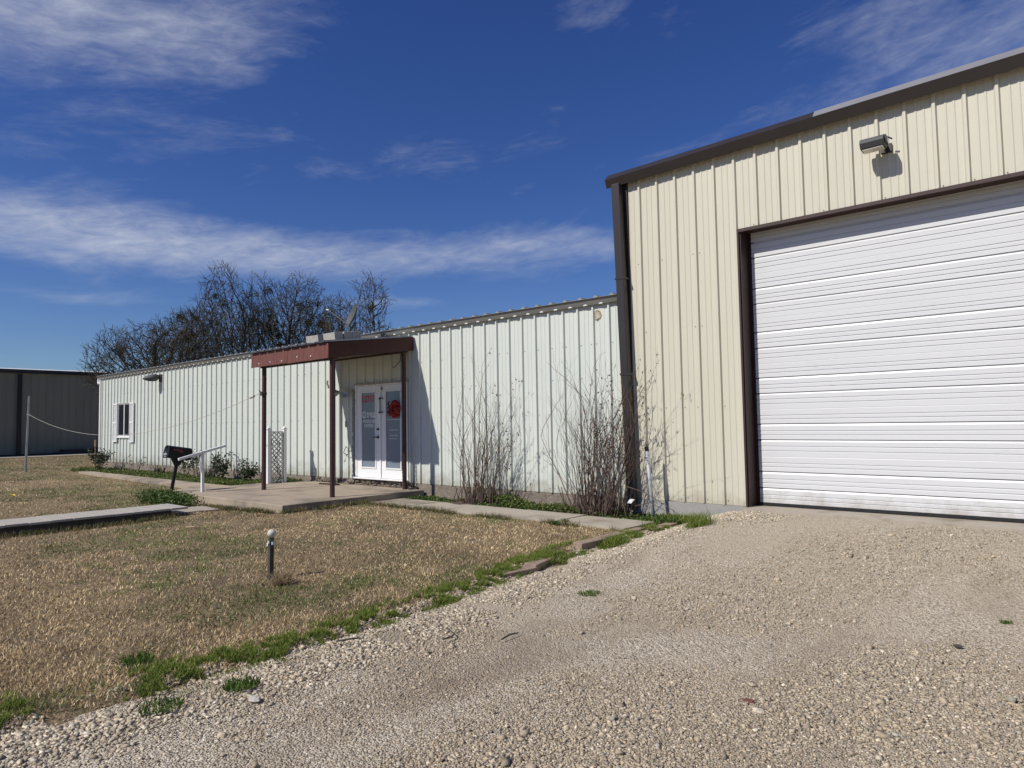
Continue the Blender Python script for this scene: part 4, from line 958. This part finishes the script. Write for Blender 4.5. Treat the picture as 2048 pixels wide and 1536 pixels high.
# ------------------------------------------------------------------ gravel stones
def ico():
    t = (1+5**.5)/2; v = np.array([(-1, t, 0), (1, t, 0), (-1, -t, 0), (1, -t, 0), (0, -1, t), (0, 1, t), (0, -1, -t), (0, 1, -t), (t, 0, -1), (t, 0, 1), (-t, 0, -1), (-t, 0, 1)], float); v /= np.linalg.norm(v[0])
    f = np.array([(0, 11, 5), (0, 5, 1), (0, 1, 7), (0, 7, 10), (0, 10, 11), (1, 5, 9), (5, 11, 4), (11, 10, 2), (10, 7, 6), (7, 1, 8), (3, 9, 4), (3, 4, 2), (3, 2, 6), (3, 6, 8), (3, 8, 9), (4, 9, 5), (2, 4, 11), (6, 2, 10), (8, 6, 7), (9, 8, 1)])
    return v, f
def stones(name, X, Y, Z, S, label, pale=0.0):
    n = len(X); v = np.array([(x_, y_, z_) for z_ in (-1, 1) for y_ in (-1, 1) for x_ in (-1, 1)], float)*.68; f = np.array([(0, 2, 3), (0, 3, 1), (4, 5, 7), (4, 7, 6), (0, 1, 5), (0, 5, 4), (2, 6, 7), (2, 7, 3), (0, 4, 6), (0, 6, 2), (1, 3, 7), (1, 7, 5)])
    V = v[None]*rng.uniform(.62, 1.28, (n, 8, 1))+rng.normal(0, .20, (n, 8, 3)); sc = np.stack([rng.uniform(.8, 1.35, n), rng.uniform(.6, 1.0, n), rng.uniform(.35, .75, n)], 1)
    V = V*sc[:, None]; ax_ = rng.uniform(-.8, .8, n); V2 = V.copy(); V2[:, :, 1] = V[:, :, 1]*np.cos(ax_)[:, None]-V[:, :, 2]*np.sin(ax_)[:, None]; V2[:, :, 2] = V[:, :, 1]*np.sin(ax_)[:, None]+V[:, :, 2]*np.cos(ax_)[:, None]
    a = rng.uniform(0, 2*math.pi, n); x = V2[:, :, 0]*np.cos(a)[:, None]-V2[:, :, 1]*np.sin(a)[:, None]; y = V2[:, :, 0]*np.sin(a)[:, None]+V2[:, :, 1]*np.cos(a)[:, None]
    V = np.stack([x, y, V2[:, :, 2]], -1)*S[:, None, None]; V += np.stack([X, Y, Z+S*.22], 1)[:, None]
    F = (np.arange(n)[:, None, None]*8+f[None]).reshape(-1, 3)
    pal = np.array([[.42, .355, .275], [.48, .415, .33], [.36, .30, .225], [.56, .51, .43], [.30, .25, .195], [.34, .33, .315], [.44, .36, .26], [.62, .58, .51], [.18, .165, .155]])
    pr = np.array([.22, .18, .17, .10, .12, .07, .07, .04, .03]); 
    if pale: pr = pr*(1-pale)+np.array([.1, .2, .03, .35, .02, .05, .03, .22, 0])*pale
    pr /= pr.sum(); c = pal[rng.choice(9, n, p=pr)]*np.array([1.40, 1.33, 1.19])*rng.uniform(.5, 1.32, n)[:, None]
    o = np_mesh(name, V.reshape(-1, 3), F, 'stone', np.repeat(c, 8, 0)); return tag(o, label, 'gravel', kind='stuff')
def gravel():
    N = 400000; d = np.exp(rng.uniform(math.log(2.2), math.log(11.5), N)); th = rng.uniform(R(62), R(176), N); X = CAM.x+d*np.cos(th); Y = CAM.y+d*np.sin(th)
    k = (X > edge(Y)-.0) & (Y < -.30) & (X < 3.5); X, Y, d = X[k], Y[k], d[k]
    tr_ = fbm(X*1.0+2, Y*.6+8, 4)   # packed wheel tracks are finer
    keep = rng.random(len(X)) < np.clip(1.35-6.5*np.clip(tr_-.43, 0, 1)-.25*np.clip((d-5)/5, 0, 1), .16, 1); X, Y, d, tr_ = X[keep], Y[keep], d[keep], tr_[keep]; n = len(X)
    big = rng.random(n); near = np.clip(1.25-(d-3)/9, .6, 1.25)
    S = .0042+.0038*rng.random(n)**1.5; S[big > .86] *= 1.5; S[big > .985] *= 1.5; S[big > .9985] *= 1.5; S *= (.75+.6*np.clip(.62-tr_, 0, .3)/.3)
    stones('gravel_stones', X, Y, drive_z(X, Y), S, 'tan and grey crushed limestone covering the driveway')
    N = 34000; Y = rng.uniform(-9.5, -.3, N); X = edge(Y)+np.abs(rng.normal(0, .26, N))-.10*(rng.random(N)<.5)*rng.random(N)*2; k = (fbm(X*3, Y*3) > .36); X, Y = X[k], Y[k]
    e2 = 3500; X = np.concatenate([X, -3.75+rng.normal(0, .28, e2)]); Y = np.concatenate([Y, -.62+rng.normal(0, .2, e2)]); k = Y < -.28; X, Y = X[k], Y[k]; n = len(X)
    S = .009+.010*rng.random(n)**2; stones('loose_stones', X, Y, np.maximum(drive_z(X, Y), lawn_z(X, Y)), S, 'coarser whitish stones banked along the gravel edge and warehouse corner', .8)
gravel()

# ------------------------------------------------------------------ ground cover and wall plants
LG = [[.07, .12, .025], [.10, .16, .035], [.05, .085, .02], [.13, .17, .05]]; LY = [[.16, .18, .05], [.20, .20, .06], [.10, .14, .03]]
def cover(name, X, Y, H, size, cols, label):
    n = len(X); Z = lawn_z(X, Y)+H*rng.random(n)**.7
    V, F, c = leaves_mesh(np.stack([X, Y, Z], 1), size, cols, aspect=.75); return tag(np_mesh(name, V, F, 'leafa', c), label, 'ground cover', kind='stuff')
def covers():
    N = 26000; X = rng.uniform(-10.3, -4.6, N); Y = -.04-.60*rng.random(N)
    hgt = .05+.22*np.clip(fbm(X*1.7+3, Y*2)-.35, 0, 1)+.15*np.exp(-((X+8.0)/.5)**2)*(Y > -.5)+.08*np.exp(-((X+6.9)/.3)**2)
    k = (fbm(X*2.2, Y*3+5)+.12*(Y > -.45) > .42) | (rng.random(N) < .15); k &= ~((np.abs(X+8.75) < .3) & (Y < -.2)); X, Y, hgt = X[k], Y[k], hgt[k]
    yel = fbm(X*1.3+7, Y) > .52
    cover('ground_cover', X[~yel], Y[~yel], hgt[~yel], .036, LG, 'low leafy green weeds between the footpath and the pale wall'); cover('ground_cover', X[yel], Y[yel], hgt[yel], .036, LY+LG, 'yellowish patches of weeds between the footpath and the pale wall')
    N = 34000; X = -14.75-13.7*rng.random(N)**1.4; Y = -.04-1.05*rng.random(N); hgt = (.06+.2*np.clip(fbm(X*.9+3, Y*2)-.38, 0, 1)+.12*sm((X+17.5)/2.2))
    k = (fbm(X*1.4, Y*3+5)+.15*sm((X+18)/3) > .40); X, Y, hgt = X[k], Y[k], hgt[k]; cover('flower_bed_weeds', X, Y, hgt, .045, LG+LY, 'green and yellow weeds filling the flower bed along the left wall')
    N = 6500; X = -14.2+rng.normal(0, .55, N); Y = -3.48+rng.normal(0, .13, N); k = (Y < -3.24) & (Y > -3.95) & (X > -15.3) & (X < -12.9); X, Y = X[k], Y[k]; cover('slab_weeds', X, Y, .16+.12*rng.random(len(X)), .04, LG, 'dark green creeping plant round the mailbox post')
covers()
def bush(name, c, n_st, h, spread, nleaf, lsize, cols, label, cat, group=None, lean=(0, 0), leafb=.25, stemr=.008, group2=None):
    e = empty(name, c, label, cat, group); b = MB(); tips = []
    for i in range(n_st):
        a = random.uniform(0, 2*math.pi); hh = h*random.uniform(.6, 1.05); sp = spread*random.uniform(.3, 1); p0 = Vector(c)+Vector((math.cos(a)*.05, math.sin(a)*.05, 0)); pts = [p0]
        for k in range(1, 5):
            t = k/4; pts.append(p0+Vector((math.cos(a)*sp*t**1.2+lean[0]*t+random.uniform(-.02, .02), math.sin(a)*sp*.7*t**1.2+lean[1]*t, hh*t)))
        b.tube(pts, [stemr, stemr*.9, stemr*.7, stemr*.5, stemr*.3], 5); tips += [pts[2].lerp(pts[3], random.random()) for _ in range(2)]+[pts[3].lerp(pts[4], random.random()) for _ in range(4)]+[pts[4]]*2+[pts[1].lerp(pts[2], random.random())]*(1 if random.random() < .5 else 0)
        for q in range(2):
            s0 = pts[2].lerp(pts[3], random.random()); d = Vector((random.uniform(-1, 1), random.uniform(-.6, .6), random.uniform(.2, 1)))*(h*.16); b.tube([s0, s0+d*.6, s0+d], [stemr*.4, stemr*.3, stemr*.2], 4); tips += [s0+d, s0+d*.7]
    b.build('stems', 'rosestem', e)
    C = np.array([tips[random.randrange(len(tips))] for _ in range(nleaf)])+rng.normal(0, lsize*.9, (nleaf, 3))
    V, F, col = leaves_mesh(C, lsize, cols, droop=.4, aspect=.6); np_mesh('leaves', V, F, 'leafa', col, e)
    return e
RB = [[.035, .055, .022], [.05, .075, .03], [.028, .04, .018], [.06, .05, .03]]; rg = 'rose bushes along the pale wall'
Yb = -.42
def bx_(px, py): return aY(px, py, Yb)
bush('rose_bush', (bx_(203, 938).x, -.55, -.28), 13, .75, .55, 800, .07, RB, 'tall dark rose bush spilling round the left corner of the pale building', 'bush', rg, (.35, 0))
bush('rose_bush', (bx_(272, 940).x, Yb, -.28), 6, .62, .35, 45, .06, RB, 'almost leafless rose bush right of the shuttered window', 'bush', rg)
bush('rose_bush', (bx_(370, 945).x, Yb, -.28), 4, .62, .25, 230, .06, RB, 'thin rose bush glimpsed behind the mailbox', 'bush', rg)
bush('rose_bush', (bx_(392, 945).x, Yb, -.28), 4, .85, .2, 300, .06, RB, 'slender upright rose bush just behind the sloping handrail', 'bush', rg)
bush('rose_bush', (bx_(440, 948).x, Yb, -.28), 9, .72, .34, 800, .06, RB, 'dense dark rose bush right of the handrail', 'bush', rg)
bush('rose_bush', (bx_(493, 952).x, Yb, -.28), 8, .58, .34, 750, .06, RB, 'rounded rose bush nearest the trellis', 'bush', rg)
def iris(px, label):
    c = bx_(px, 945); n = 46; a = rng.uniform(0, 2*math.pi, n); rr = .28*np.sqrt(rng.random(n))
    V, F, k = blades(c.x+np.cos(a)*rr*1.3, -.42+np.sin(a)*rr*.5, np.full(n, -.28), rng.uniform(.2, .42, n), np.full(n, .032), .55, None)
    tri = np.concatenate([k+np.array([[0, 1, 2]]), k+np.array([[0, 2, 4]]), k+np.array([[4, 2, 3]])]); col = np.array([[.04, .055, .03], [.06, .05, .035], [.08, .075, .04], [.035, .04, .028]])[rng.integers(0, 4, n)]
    tag(np_mesh('iris_clump', V, tri, 'blade', np.repeat(col, 5, 0)), label, 'plant', 'iris clumps along the pale wall')
iris(318, 'dark spiky iris clump left of the mailbox'); iris(412, 'dark spiky iris clump behind the handrail post')
# climbing vine on the trellis
b = MB(); pts = [Vector((TX+.03, ty0+.2+.08*math.sin(i*1.1), -.1+i*.11)) for i in range(10)]; b.tube(pts, .006, 5); b.tube([Vector((TX+.035, ty0+.3, -.1)), Vector((TX+.03, ty0+.28, .2)), Vector((TX+.03, ty0+.12, .55)), Vector((TX+.03, ty0+.05, .9))], .006, 5)
VN = empty('climbing_vine', (TX+.03, ty0+.2, -.1), 'sparse leafy vine climbing the white lattice trellis', 'vine'); b.build('stems', 'rosestem', VN)
C = np.array([pts[random.randrange(len(pts))] for _ in range(110)])+rng.normal(0, .035, (110, 3)); V, F, c_ = leaves_mesh(C, .035, RB+LG, droop=.3); np_mesh('leaves', V, F, 'leafa', c_, VN)

# dead multi-stem shrubs at the wall
def dead_shrub(c, n_st, h, sx, label, leafy, rs):
    r_ = random.Random(rs); e = empty('dead_shrub', c, label, 'shrub', 'dead shrubs against the wall'); b = MB(); tips = []
    def grow(p, d, L_, rad, lev):
        pts = [p]; q = p.copy(); dd = d.copy(); n = 4
        for i in range(n):
            dd = (dd+Vector((r_.gauss(0, .12), r_.gauss(0, .08), r_.gauss(.03, .05)))).normalized(); q = q+dd*(L_/n); q.y = min(q.y, -.05); pts.append(q.copy())
            if lev < 3 and i >= 1 and r_.random() < (.8, .6, .4)[lev]:
                s_ = r_.choice((-1, 1)); nd_ = (dd+Vector((s_*r_.uniform(.25, .7), r_.uniform(-.35, .3), r_.uniform(-.1, .3)))).normalized(); grow(q.copy(), nd_, L_*r_.uniform(.28, .5), rad*.55, lev+1)
        b.tube(pts, [rad*(1-.7*i/n) for i in range(n+1)], 5 if lev == 0 else 3, cap=False); tips.append((pts[-1], dd)); 
        if lev: tips.append((pts[-2], dd))
    for i in range(n_st):
        a = r_.uniform(-1, 1); x = c[0]+a*.26+r_.gauss(0, .04); y = c[1]+r_.uniform(-.16, .16); hh = h*r_.uniform(.45, 1.0)*(1-.25*abs(a)); d = Vector((a*sx+r_.gauss(0, .11), r_.uniform(-.12, .08), 1)).normalized()
        grow(Vector((x, y, c[2])), d, hh, r_.choice((.004, .006, .007, .012)), 0)
    for i in range(int(n_st*.22)):   # lax outer stems leaning right
        d = Vector((r_.uniform(.25, .55), r_.uniform(-.25, .05), 1)).normalized(); grow(Vector((c[0]+r_.uniform(.1, .35), c[1]+r_.uniform(-.1, .1), c[2])), d, h*r_.uniform(.5, .85), .005, 0)
    for i in range(int(n_st*1.1)):   # cut stubs and thatch at the foot
        x = c[0]+r_.gauss(0, .28); y = c[1]+r_.uniform(-.2, .18); d = Vector((r_.gauss(0, .3), r_.gauss(0, .15), 1)).normalized(); L_ = r_.uniform(.12, .5); b.tube([(x, y, c[2]), Vector((x, y, c[2]))+d*L_], [.009, .006], 5)
    b.build('stems', 'stem', e)
    tp = [t for t in tips if t[0].x > c[0]+leafy[1]]
    C = []
    for _ in range(leafy[0]):
        t = r_.choice(tp); C.append(t[0]-t[1]*r_.uniform(0, .15)+Vector((r_.gauss(0, .02), r_.gauss(0, .02), r_.gauss(-.01, .02))))
    # clusters
    V, F, col = leaves_mesh(np.array(C), .05, [[.10, .05, .03], [.14, .08, .045], [.07, .035, .025], [.05, .05, .03]], droop=1.6, aspect=.38); np_mesh('withered_leaves', V, F, 'leafa', col, e)
    n = 240; C = np.stack([c[0]+rng.normal(0, .3, n), c[1]+rng.uniform(-.25, .15, n), c[2]+.0+rng.random(n)*.14], 1); V, F, col = leaves_mesh(C, .06, [[.07, .045, .03], [.10, .065, .045], [.05, .03, .022]], aspect=.4); np_mesh('leaf_litter', V, F, 'leafa', col, e)
dead_shrub((-8.50, -.42, -.28), 46, 1.9, .19, 'bare multi-stemmed dead shrub before the pale wall, the left one', (150, .30), 5)
dead_shrub((-6.02, -.42, -.28), 66, 2.1, .19, 'taller bare multi-stemmed dead shrub crowding the warehouse corner and downspout', (420, .05), 9)
b = MB(); b.tube([aY(1253, 973, -.5), aY(1290, 985, -.5), aY(1330, 1010, -.6), aY(1356, 1028, -.7)], [.007, .006, .005, .003], 5); b.tube([aY(1270, 1012, -.5), aY(1300, 1005, -.55), aY(1325, 1018, -.6), aY(1345, 1030, -.6)], [.007, .006, .005, .003], 5)
tag(b.build('fallen_branch', 'stem'), 'thin dead branches trailing over the grey pipe foot', 'branch')
# earth mound under the left shrub
_em = mat('dark_earth', (.06, .042, .03), 1, col2=(.11, .08, .06), nscale=25, mix=1, bump=1, bscale=40)
for (cx_, cy_, rr, hh) in ((-8.75, -.55, .36, .11), (-6.2, -.55, .36, .09)):
    b = MB(); b.lathe((cx_, cy_, -.31), (0, 0, 1), [(rr, 0), (rr*.8, hh*.45), (rr*.45, hh*.85), (.05, hh)], 18)
    for k in range(len(b.v)): v = b.v[k]; b.v[k] = (v[0]+random.uniform(-.03, .03), v[1]+random.uniform(-.03, .03), v[2]+random.uniform(-.012, .012))
    tag(b.build('bare_earth', _em, smooth=True), kind='structure')

# ------------------------------------------------------------------ leafless trees behind the building
def bare_tree(base, blobs, label, rs, natt=1500, miss=10):
    """space colonisation inside ellipsoids; blobs: (dx along the row, dy, z, rx, ry, rz) relative to the base"""
    g = np.random.default_rng(rs); r_ = random.Random(rs); e = empty('bare_tree', base, label, 'tree', 'leafless trees behind the low building')
    natt = int(natt*2.4); B0 = np.array(base); vol = np.array([b_[3]*b_[4]*b_[5] for b_ in blobs]); A = []
    rowd = np.array([.56, .83, 0.]); prp = np.array([-.83, .56, 0.])      # across and along the line of sight from the yard
    for b_, v_ in zip(blobs, vol/vol.sum()):
        n = int(natt*v_); P = g.normal(size=(n, 3)); P /= np.linalg.norm(P, axis=1)[:, None]; P *= (g.random((n, 1))**.38)
        A.append(B0+(b_[0]+P[:, :1]*b_[3])*rowd+(b_[1]+P[:, 1:2]*b_[4])*prp+np.array([0, 0, 1])*(b_[2]+P[:, 2:]*b_[5]))
    A = np.concatenate(A); A = A[A[:, 2] > 1.2]
    N = [B0.copy()]; par = [-1]; step = .24
    while N[-1][2] < 1.4: N.append(N[-1]+np.array([g.normal(0, .02), g.normal(0, .02), step])); par.append(len(N)-2)
    N = [np.array(q) for q in N]; alive = np.ones(len(A), bool)
    near_i = np.zeros(len(A), int); near_d = np.full(len(A), 1e9); done = 0
    for it in range(170):
        new = np.array(N[done:])
        if len(new):
            D = np.linalg.norm(A[:, None]-new[None], axis=2); k = D.argmin(1); d = D[np.arange(len(A)), k]; m = d < near_d; near_d[m] = d[m]; near_i[m] = k[m]+done
        done = len(N); alive &= near_d > .27
        if not alive.any(): break
        inf = alive & (near_d < (1.9 if near_d.min() < 1.6 else 9))
        if not inf.any(): break
        Na = np.array(N); dirs = A[inf]-Na[near_i[inf]]; dirs /= np.linalg.norm(dirs, axis=1)[:, None]
        acc = np.zeros((len(N), 3)); np.add.at(acc, near_i[inf], dirs); idx = np.unique(near_i[inf]); added = 0
        for q in idx:
            v = acc[q]; L_ = np.linalg.norm(v)
            if L_ < 1e-6: continue
            v = v/L_; 
            if par[q] >= 0: pv = Na[q]-Na[par[q]]; v = v+.45*pv/np.linalg.norm(pv)
            v = v+g.normal(0, .12, 3)+np.array([0, 0, -.01]); v /= np.linalg.norm(v); p = Na[q]+v*step
            N.append(p); par.append(int(q)); added += 1
        if not added: break
    n = len(N); ch_ = [[] for _ in range(n)]
    for q in range(1, n): ch_[par[q]].append(q)
    rad = np.zeros(n)
    for q in range(n-1, -1, -1): rad[q] = .011 if not ch_[q] else sum(rad[c]**2.35 for c in ch_[q])**(1/2.35)
    rad = np.minimum(rad, .26); tb = MB(); bb = MB(); seen = set()
    def chain(q0, q1):
        pts = [N[q0], N[q1]]; rr = [min(rad[q0], rad[q1]*1.15), rad[q1]]; q = q1
        while ch_[q]:
            nx_ = max(ch_[q], key=lambda c: rad[c]); 
            for c in ch_[q]:
                if c != nx_: stack.append((q, c))
            pts.append(N[nx_]); rr.append(rad[nx_]); q = nx_
        return pts, rr
    stack = [(0, 1)]
    while stack:
        q0, q1 = stack.pop(); pts, rr = chain(q0, q1)
        if q0 == 0: tb.tube(pts, rr, 9, cap=False)
        else: bb.tube(pts, rr, 6 if rr[0] > .06 else 4 if rr[0] > .025 else 3, cap=False)
    ends = [q for q in range(n) if not ch_[q]]
    thin = [q for q in range(n) if rad[q] < .026 and par[q] >= 0]
    for q in thin:
        d0 = Vector(N[q]-N[par[q]]).normalized()
        for k in range(3 if not ch_[q] else (1 if r_.random() < .8 else 2)):
            d = (d0*.9+Vector((r_.gauss(0, .5), r_.gauss(0, .5), r_.gauss(.2, .4)))).normalized(); L_ = r_.uniform(.25, .6); a = Vector(N[q]); m_ = a+d*L_*.5+Vector((r_.gauss(0, .03), r_.gauss(0, .03), r_.gauss(0, .03))); z_ = a+d*L_+Vector((0, 0, r_.uniform(0, .06)))
            bb.tube([a, m_, z_], [.009, .008, .006], 3, cap=False)
            if r_.random() < .7: d2 = (d+Vector((r_.gauss(0, .6), r_.gauss(0, .6), r_.gauss(.1, .4)))).normalized(); bb.tube([m_, m_+d2*L_*.5], [.008, .006], 3, cap=False)
    tb.build('trunk', 'bark', e); bb.build('branches', 'bark', e)
    for k in range(miss):
        c = N[r_.choice(thin)]; m = 130; s_ = r_.uniform(.16, .42); P = g.normal(0, 1, (m, 3)); P /= np.linalg.norm(P, axis=1)[:, None]; P = P*(s_*g.random((m, 1))**.4)*np.array([1, 1, .8])+c
        V, F, col = leaves_mesh(P, .11, [[.055, .06, .02], [.07, .075, .025], [.04, .045, .016]], aspect=.45); np_mesh('mistletoe', V, F, 'leafa', col, e)
    return e
def tpos(px, t): d = ray(px, 768); d.z = 0; q = CAM+d*t; return (q.x, q.y, -.3)
bare_tree(tpos(318, 33), [(-.6, 0, 4.5, 2.6, 2.2, 2.0), (-1.6, 0, 4.0, 1.6, 1.5, 1.1), (.9, .4, 5.2, 1.7, 1.7, 1.7)], 'leafless tree spreading low over the left end of the roof, leftmost of the row', 21, 1500, 6)
bare_tree(tpos(385, 38), [(-.3, 0, 5.4, 2.3, 2.0, 2.6), (.6, 0, 6.2, 1.7, 1.6, 2.0)], 'leafless rounded tree second from the left behind the low roof', 22, 1300, 6)
bare_tree(tpos(458, 37), [(-.2, 0, 5.8, 2.4, 2.2, 3.2), (1.3, 0, 5.4, 1.5, 1.6, 2.4), (-.3, 0, 8.6, 1.2, 1.2, 1.9), (.7, 0, 7.2, 1.2, 1.2, 1.8)], 'tallest leafless tree with a pointed top behind the low building', 33, 1900, 14)
bare_tree(tpos(556, 38), [(.2, 0, 6.2, 2.6, 2.2, 3.2), (-.9, 0, 8.3, 1.1, 1.1, 1.6), (1.2, 0, 8.4, 1.3, 1.2, 1.6)], 'broad leafless tree with many mistletoe clumps behind the canopy', 24, 2000, 24)
bare_tree(tpos(640, 40), [(-.5, 0, 5.0, 1.7, 1.6, 2.3), (.6, .3, 6.2, 1.4, 1.5, 2.1), (-.7, 0, 7.3, .9, .9, 1.2)], 'leafless tree filling the gap left of the satellite dish', 27, 1000, 8)
bare_tree(tpos(702, 37), [(.2, 0, 5.9, 1.9, 1.7, 2.4), (1.1, 0, 8.2, 1.0, 1.0, 1.5), (1.4, 0, 5.4, 1.1, 1.1, 1.4), (-.8, 0, 7.2, 1.0, 1.0, 1.4)], 'rightmost leafless tree, thin and leaning right behind the satellite dish', 26, 1300, 6)

# ------------------------------------------------------------------ light and sky
SUN = Vector((-.70, -2.02, 2.02)).normalized()     # towards the sun
sl_ = bpy.data.lights.new('sun', 'SUN'); sl_.energy = 4.6; sl_.angle = R(.53); sl_.color = (1, .955, .88)
so = bpy.data.objects.new('sun', sl_); COL.objects.link(so); so.rotation_euler = SUN.to_track_quat('Z', 'Y').to_euler(); so.location = (-5, -15, 15)
W = bpy.data.worlds.new('World'); SC.world = W; W.use_nodes = True; nt = W.node_tree; L = nt.links
for n in list(nt.nodes): nt.nodes.remove(n)
outp = nt.nodes.new('ShaderNodeOutputWorld'); bg = nt.nodes.new('ShaderNodeBackground'); L.new(bg.outputs[0], outp.inputs[0]); bg.inputs[1].default_value = .052
sky = nt.nodes.new('ShaderNodeTexSky'); sky.sky_type = 'NISHITA'; sky.sun_disc = False; sky.sun_elevation = math.asin(SUN.z); sky.sun_rotation = math.atan2(SUN.x, SUN.y)
sky.air_density = 1.25; sky.dust_density = .15; sky.ozone_density = 2.0; sky.altitude = 200
def m1(op, a, b_=None, c_=None):
    n = nt.nodes.new('ShaderNodeMath'); n.operation = op
    for i, q in enumerate((a, b_, c_)):
        if q is None: continue
        if isinstance(q, (int, float)): n.inputs[i].default_value = q
        else: L.new(q, n.inputs[i])
    return n.outputs[0]
tc = nt.nodes.new('ShaderNodeTexCoord'); sp = nt.nodes.new('ShaderNodeSeparateXYZ'); L.new(tc.outputs['Generated'], sp.inputs[0])
az = m1('ARCTAN2', m1('MULTIPLY', sp.outputs[0], -1), sp.outputs[1]); el = m1('ARCSINE', sp.outputs[2])
def azel(px, py):
    d = ray(px, py).normalized(); return math.atan2(-d.x, d.y), math.asin(d.z)
def blob(px, py, wx, wy, amp, tilt=0.0):
    a0, e0 = azel(px, py); su, sv = wx/F_PX, wy/F_PX
    du = m1('MULTIPLY', m1('SUBTRACT', az, a0), -1); dv = m1('SUBTRACT', el, e0); ct, st = math.cos(tilt), math.sin(tilt)
    u2 = m1('ADD', m1('MULTIPLY', du, ct), m1('MULTIPLY', dv, st)); v2 = m1('SUBTRACT', m1('MULTIPLY', dv, ct), m1('MULTIPLY', du, st))
    q = m1('ADD', m1('POWER', m1('ABSOLUTE', m1('DIVIDE', u2, su)), 2), m1('POWER', m1('ABSOLUTE', m1('DIVIDE', v2, sv)), 2))
    return m1('MULTIPLY', m1('EXPONENT', m1('MULTIPLY', q, -1)), amp)
bl = [blob(60, 20, 420, 85, 1.0, .05), blob(430, 30, 260, 55, .45, .15), blob(140, 455, 300, 55, .95, .0), blob(330, 500, 330, 55, .62, -.04), blob(620, 520, 300, 35, .5, 0), blob(960, 500, 380, 45, .62, 0), blob(1180, 495, 260, 40, .45, 0),
      blob(180, 598, 170, 16, .5, .05), blob(840, 605, 150, 14, .5, 0), blob(2000, 60, 330, 110, .75, -.2), blob(1200, 30, 160, 40, .42, 0), blob(150, 290, 420, 70, .34, .1), blob(1560, 250, 330, 60, .28, .25), blob(700, 320, 500, 60, .2, .05), blob(1290, 320, 120, 20, .3, .1)]
tot = bl[0]
for q in bl[1:]: tot = m1('ADD', tot, q)
cv = nt.nodes.new('ShaderNodeCombineXYZ'); L.new(m1('MULTIPLY', az, 2.0), cv.inputs[0]); L.new(m1('ADD', m1('MULTIPLY', el, 7.0), m1('MULTIPLY', az, .8)), cv.inputs[1])
def wn(scale, det, rough, dist, w=0.0):
    n = nt.nodes.new('ShaderNodeTexNoise'); n.noise_dimensions = '4D'; n.inputs['Scale'].default_value = scale; n.inputs['Detail'].default_value = det; n.inputs['Roughness'].default_value = rough; n.inputs['Distortion'].default_value = dist; n.inputs['W'].default_value = w; L.new(cv.outputs[0], n.inputs['Vector']); return n.outputs['Fac']
n1 = wn(2.6, 9, .62, .9, 1.7); n2 = wn(1.0, 4, .5, .3, 5.2); n3 = wn(9, 6, .65, .6, 2.2)
fld_ = m1('ADD', m1('MULTIPLY', n1, .60), m1('ADD', m1('MULTIPLY', n2, .28), m1('MULTIPLY', n3, .16)))
raw = m1('MULTIPLY', m1('SUBTRACT', m1('ADD', fld_, m1('MULTIPLY', tot, .40)), .63), 2.3)
mask = m1('SUBTRACT', 1, m1('EXPONENT', m1('MULTIPLY', m1('POWER', m1('MAXIMUM', raw, 0), 1.35), -.85)))
mask = m1('MULTIPLY', mask, m1('ADD', m1('MULTIPLY', m1('SUBTRACT', n3, .5), 1.6), .72)); mask = m1('MINIMUM', m1('MAXIMUM', mask, 0), .85)
# a trace of high haze everywhere
hs = nt.nodes.new('ShaderNodeHueSaturation'); hs.inputs['Saturation'].default_value = 1.22; hs.inputs['Value'].default_value = 1.0; hs.inputs['Hue'].default_value = .524; L.new(sky.outputs[0], hs.inputs['Color'])
tint = nt.nodes.new('ShaderNodeMix'); tint.data_type = 'RGBA'; tint.blend_type = 'MULTIPLY'; tint.inputs[0].default_value = 1; L.new(hs.outputs[0], tint.inputs[6]); tint.inputs[7].default_value = (.72, 1.06, 1.38, 1)
mx = nt.nodes.new('ShaderNodeMix'); mx.data_type = 'RGBA'; L.new(mask, mx.inputs[0]); hz = nt.nodes.new('ShaderNodeMix'); hz.data_type = 'RGBA'; hz.blend_type = 'MULTIPLY'; L.new(tint.outputs[2], hz.inputs[6]); hz.inputs[7].default_value = (1.10, .96, 1.28, 1)
L.new(m1('EXPONENT', m1('MULTIPLY', m1('ABSOLUTE', el), -4.5)), hz.inputs[0]); L.new(hz.outputs[2], mx.inputs[6]); mx.inputs[7].default_value = (11.8, 12.4, 13.8, 1)
L.new(mx.outputs[2], bg.inputs[0])
SC.view_settings.view_transform = 'Standard'; SC.view_settings.look = 'None'; SC.view_settings.exposure = 0; SC.view_settings.gamma = 1
SC.cycles.max_bounces = 6; SC.cycles.diffuse_bounces = 3
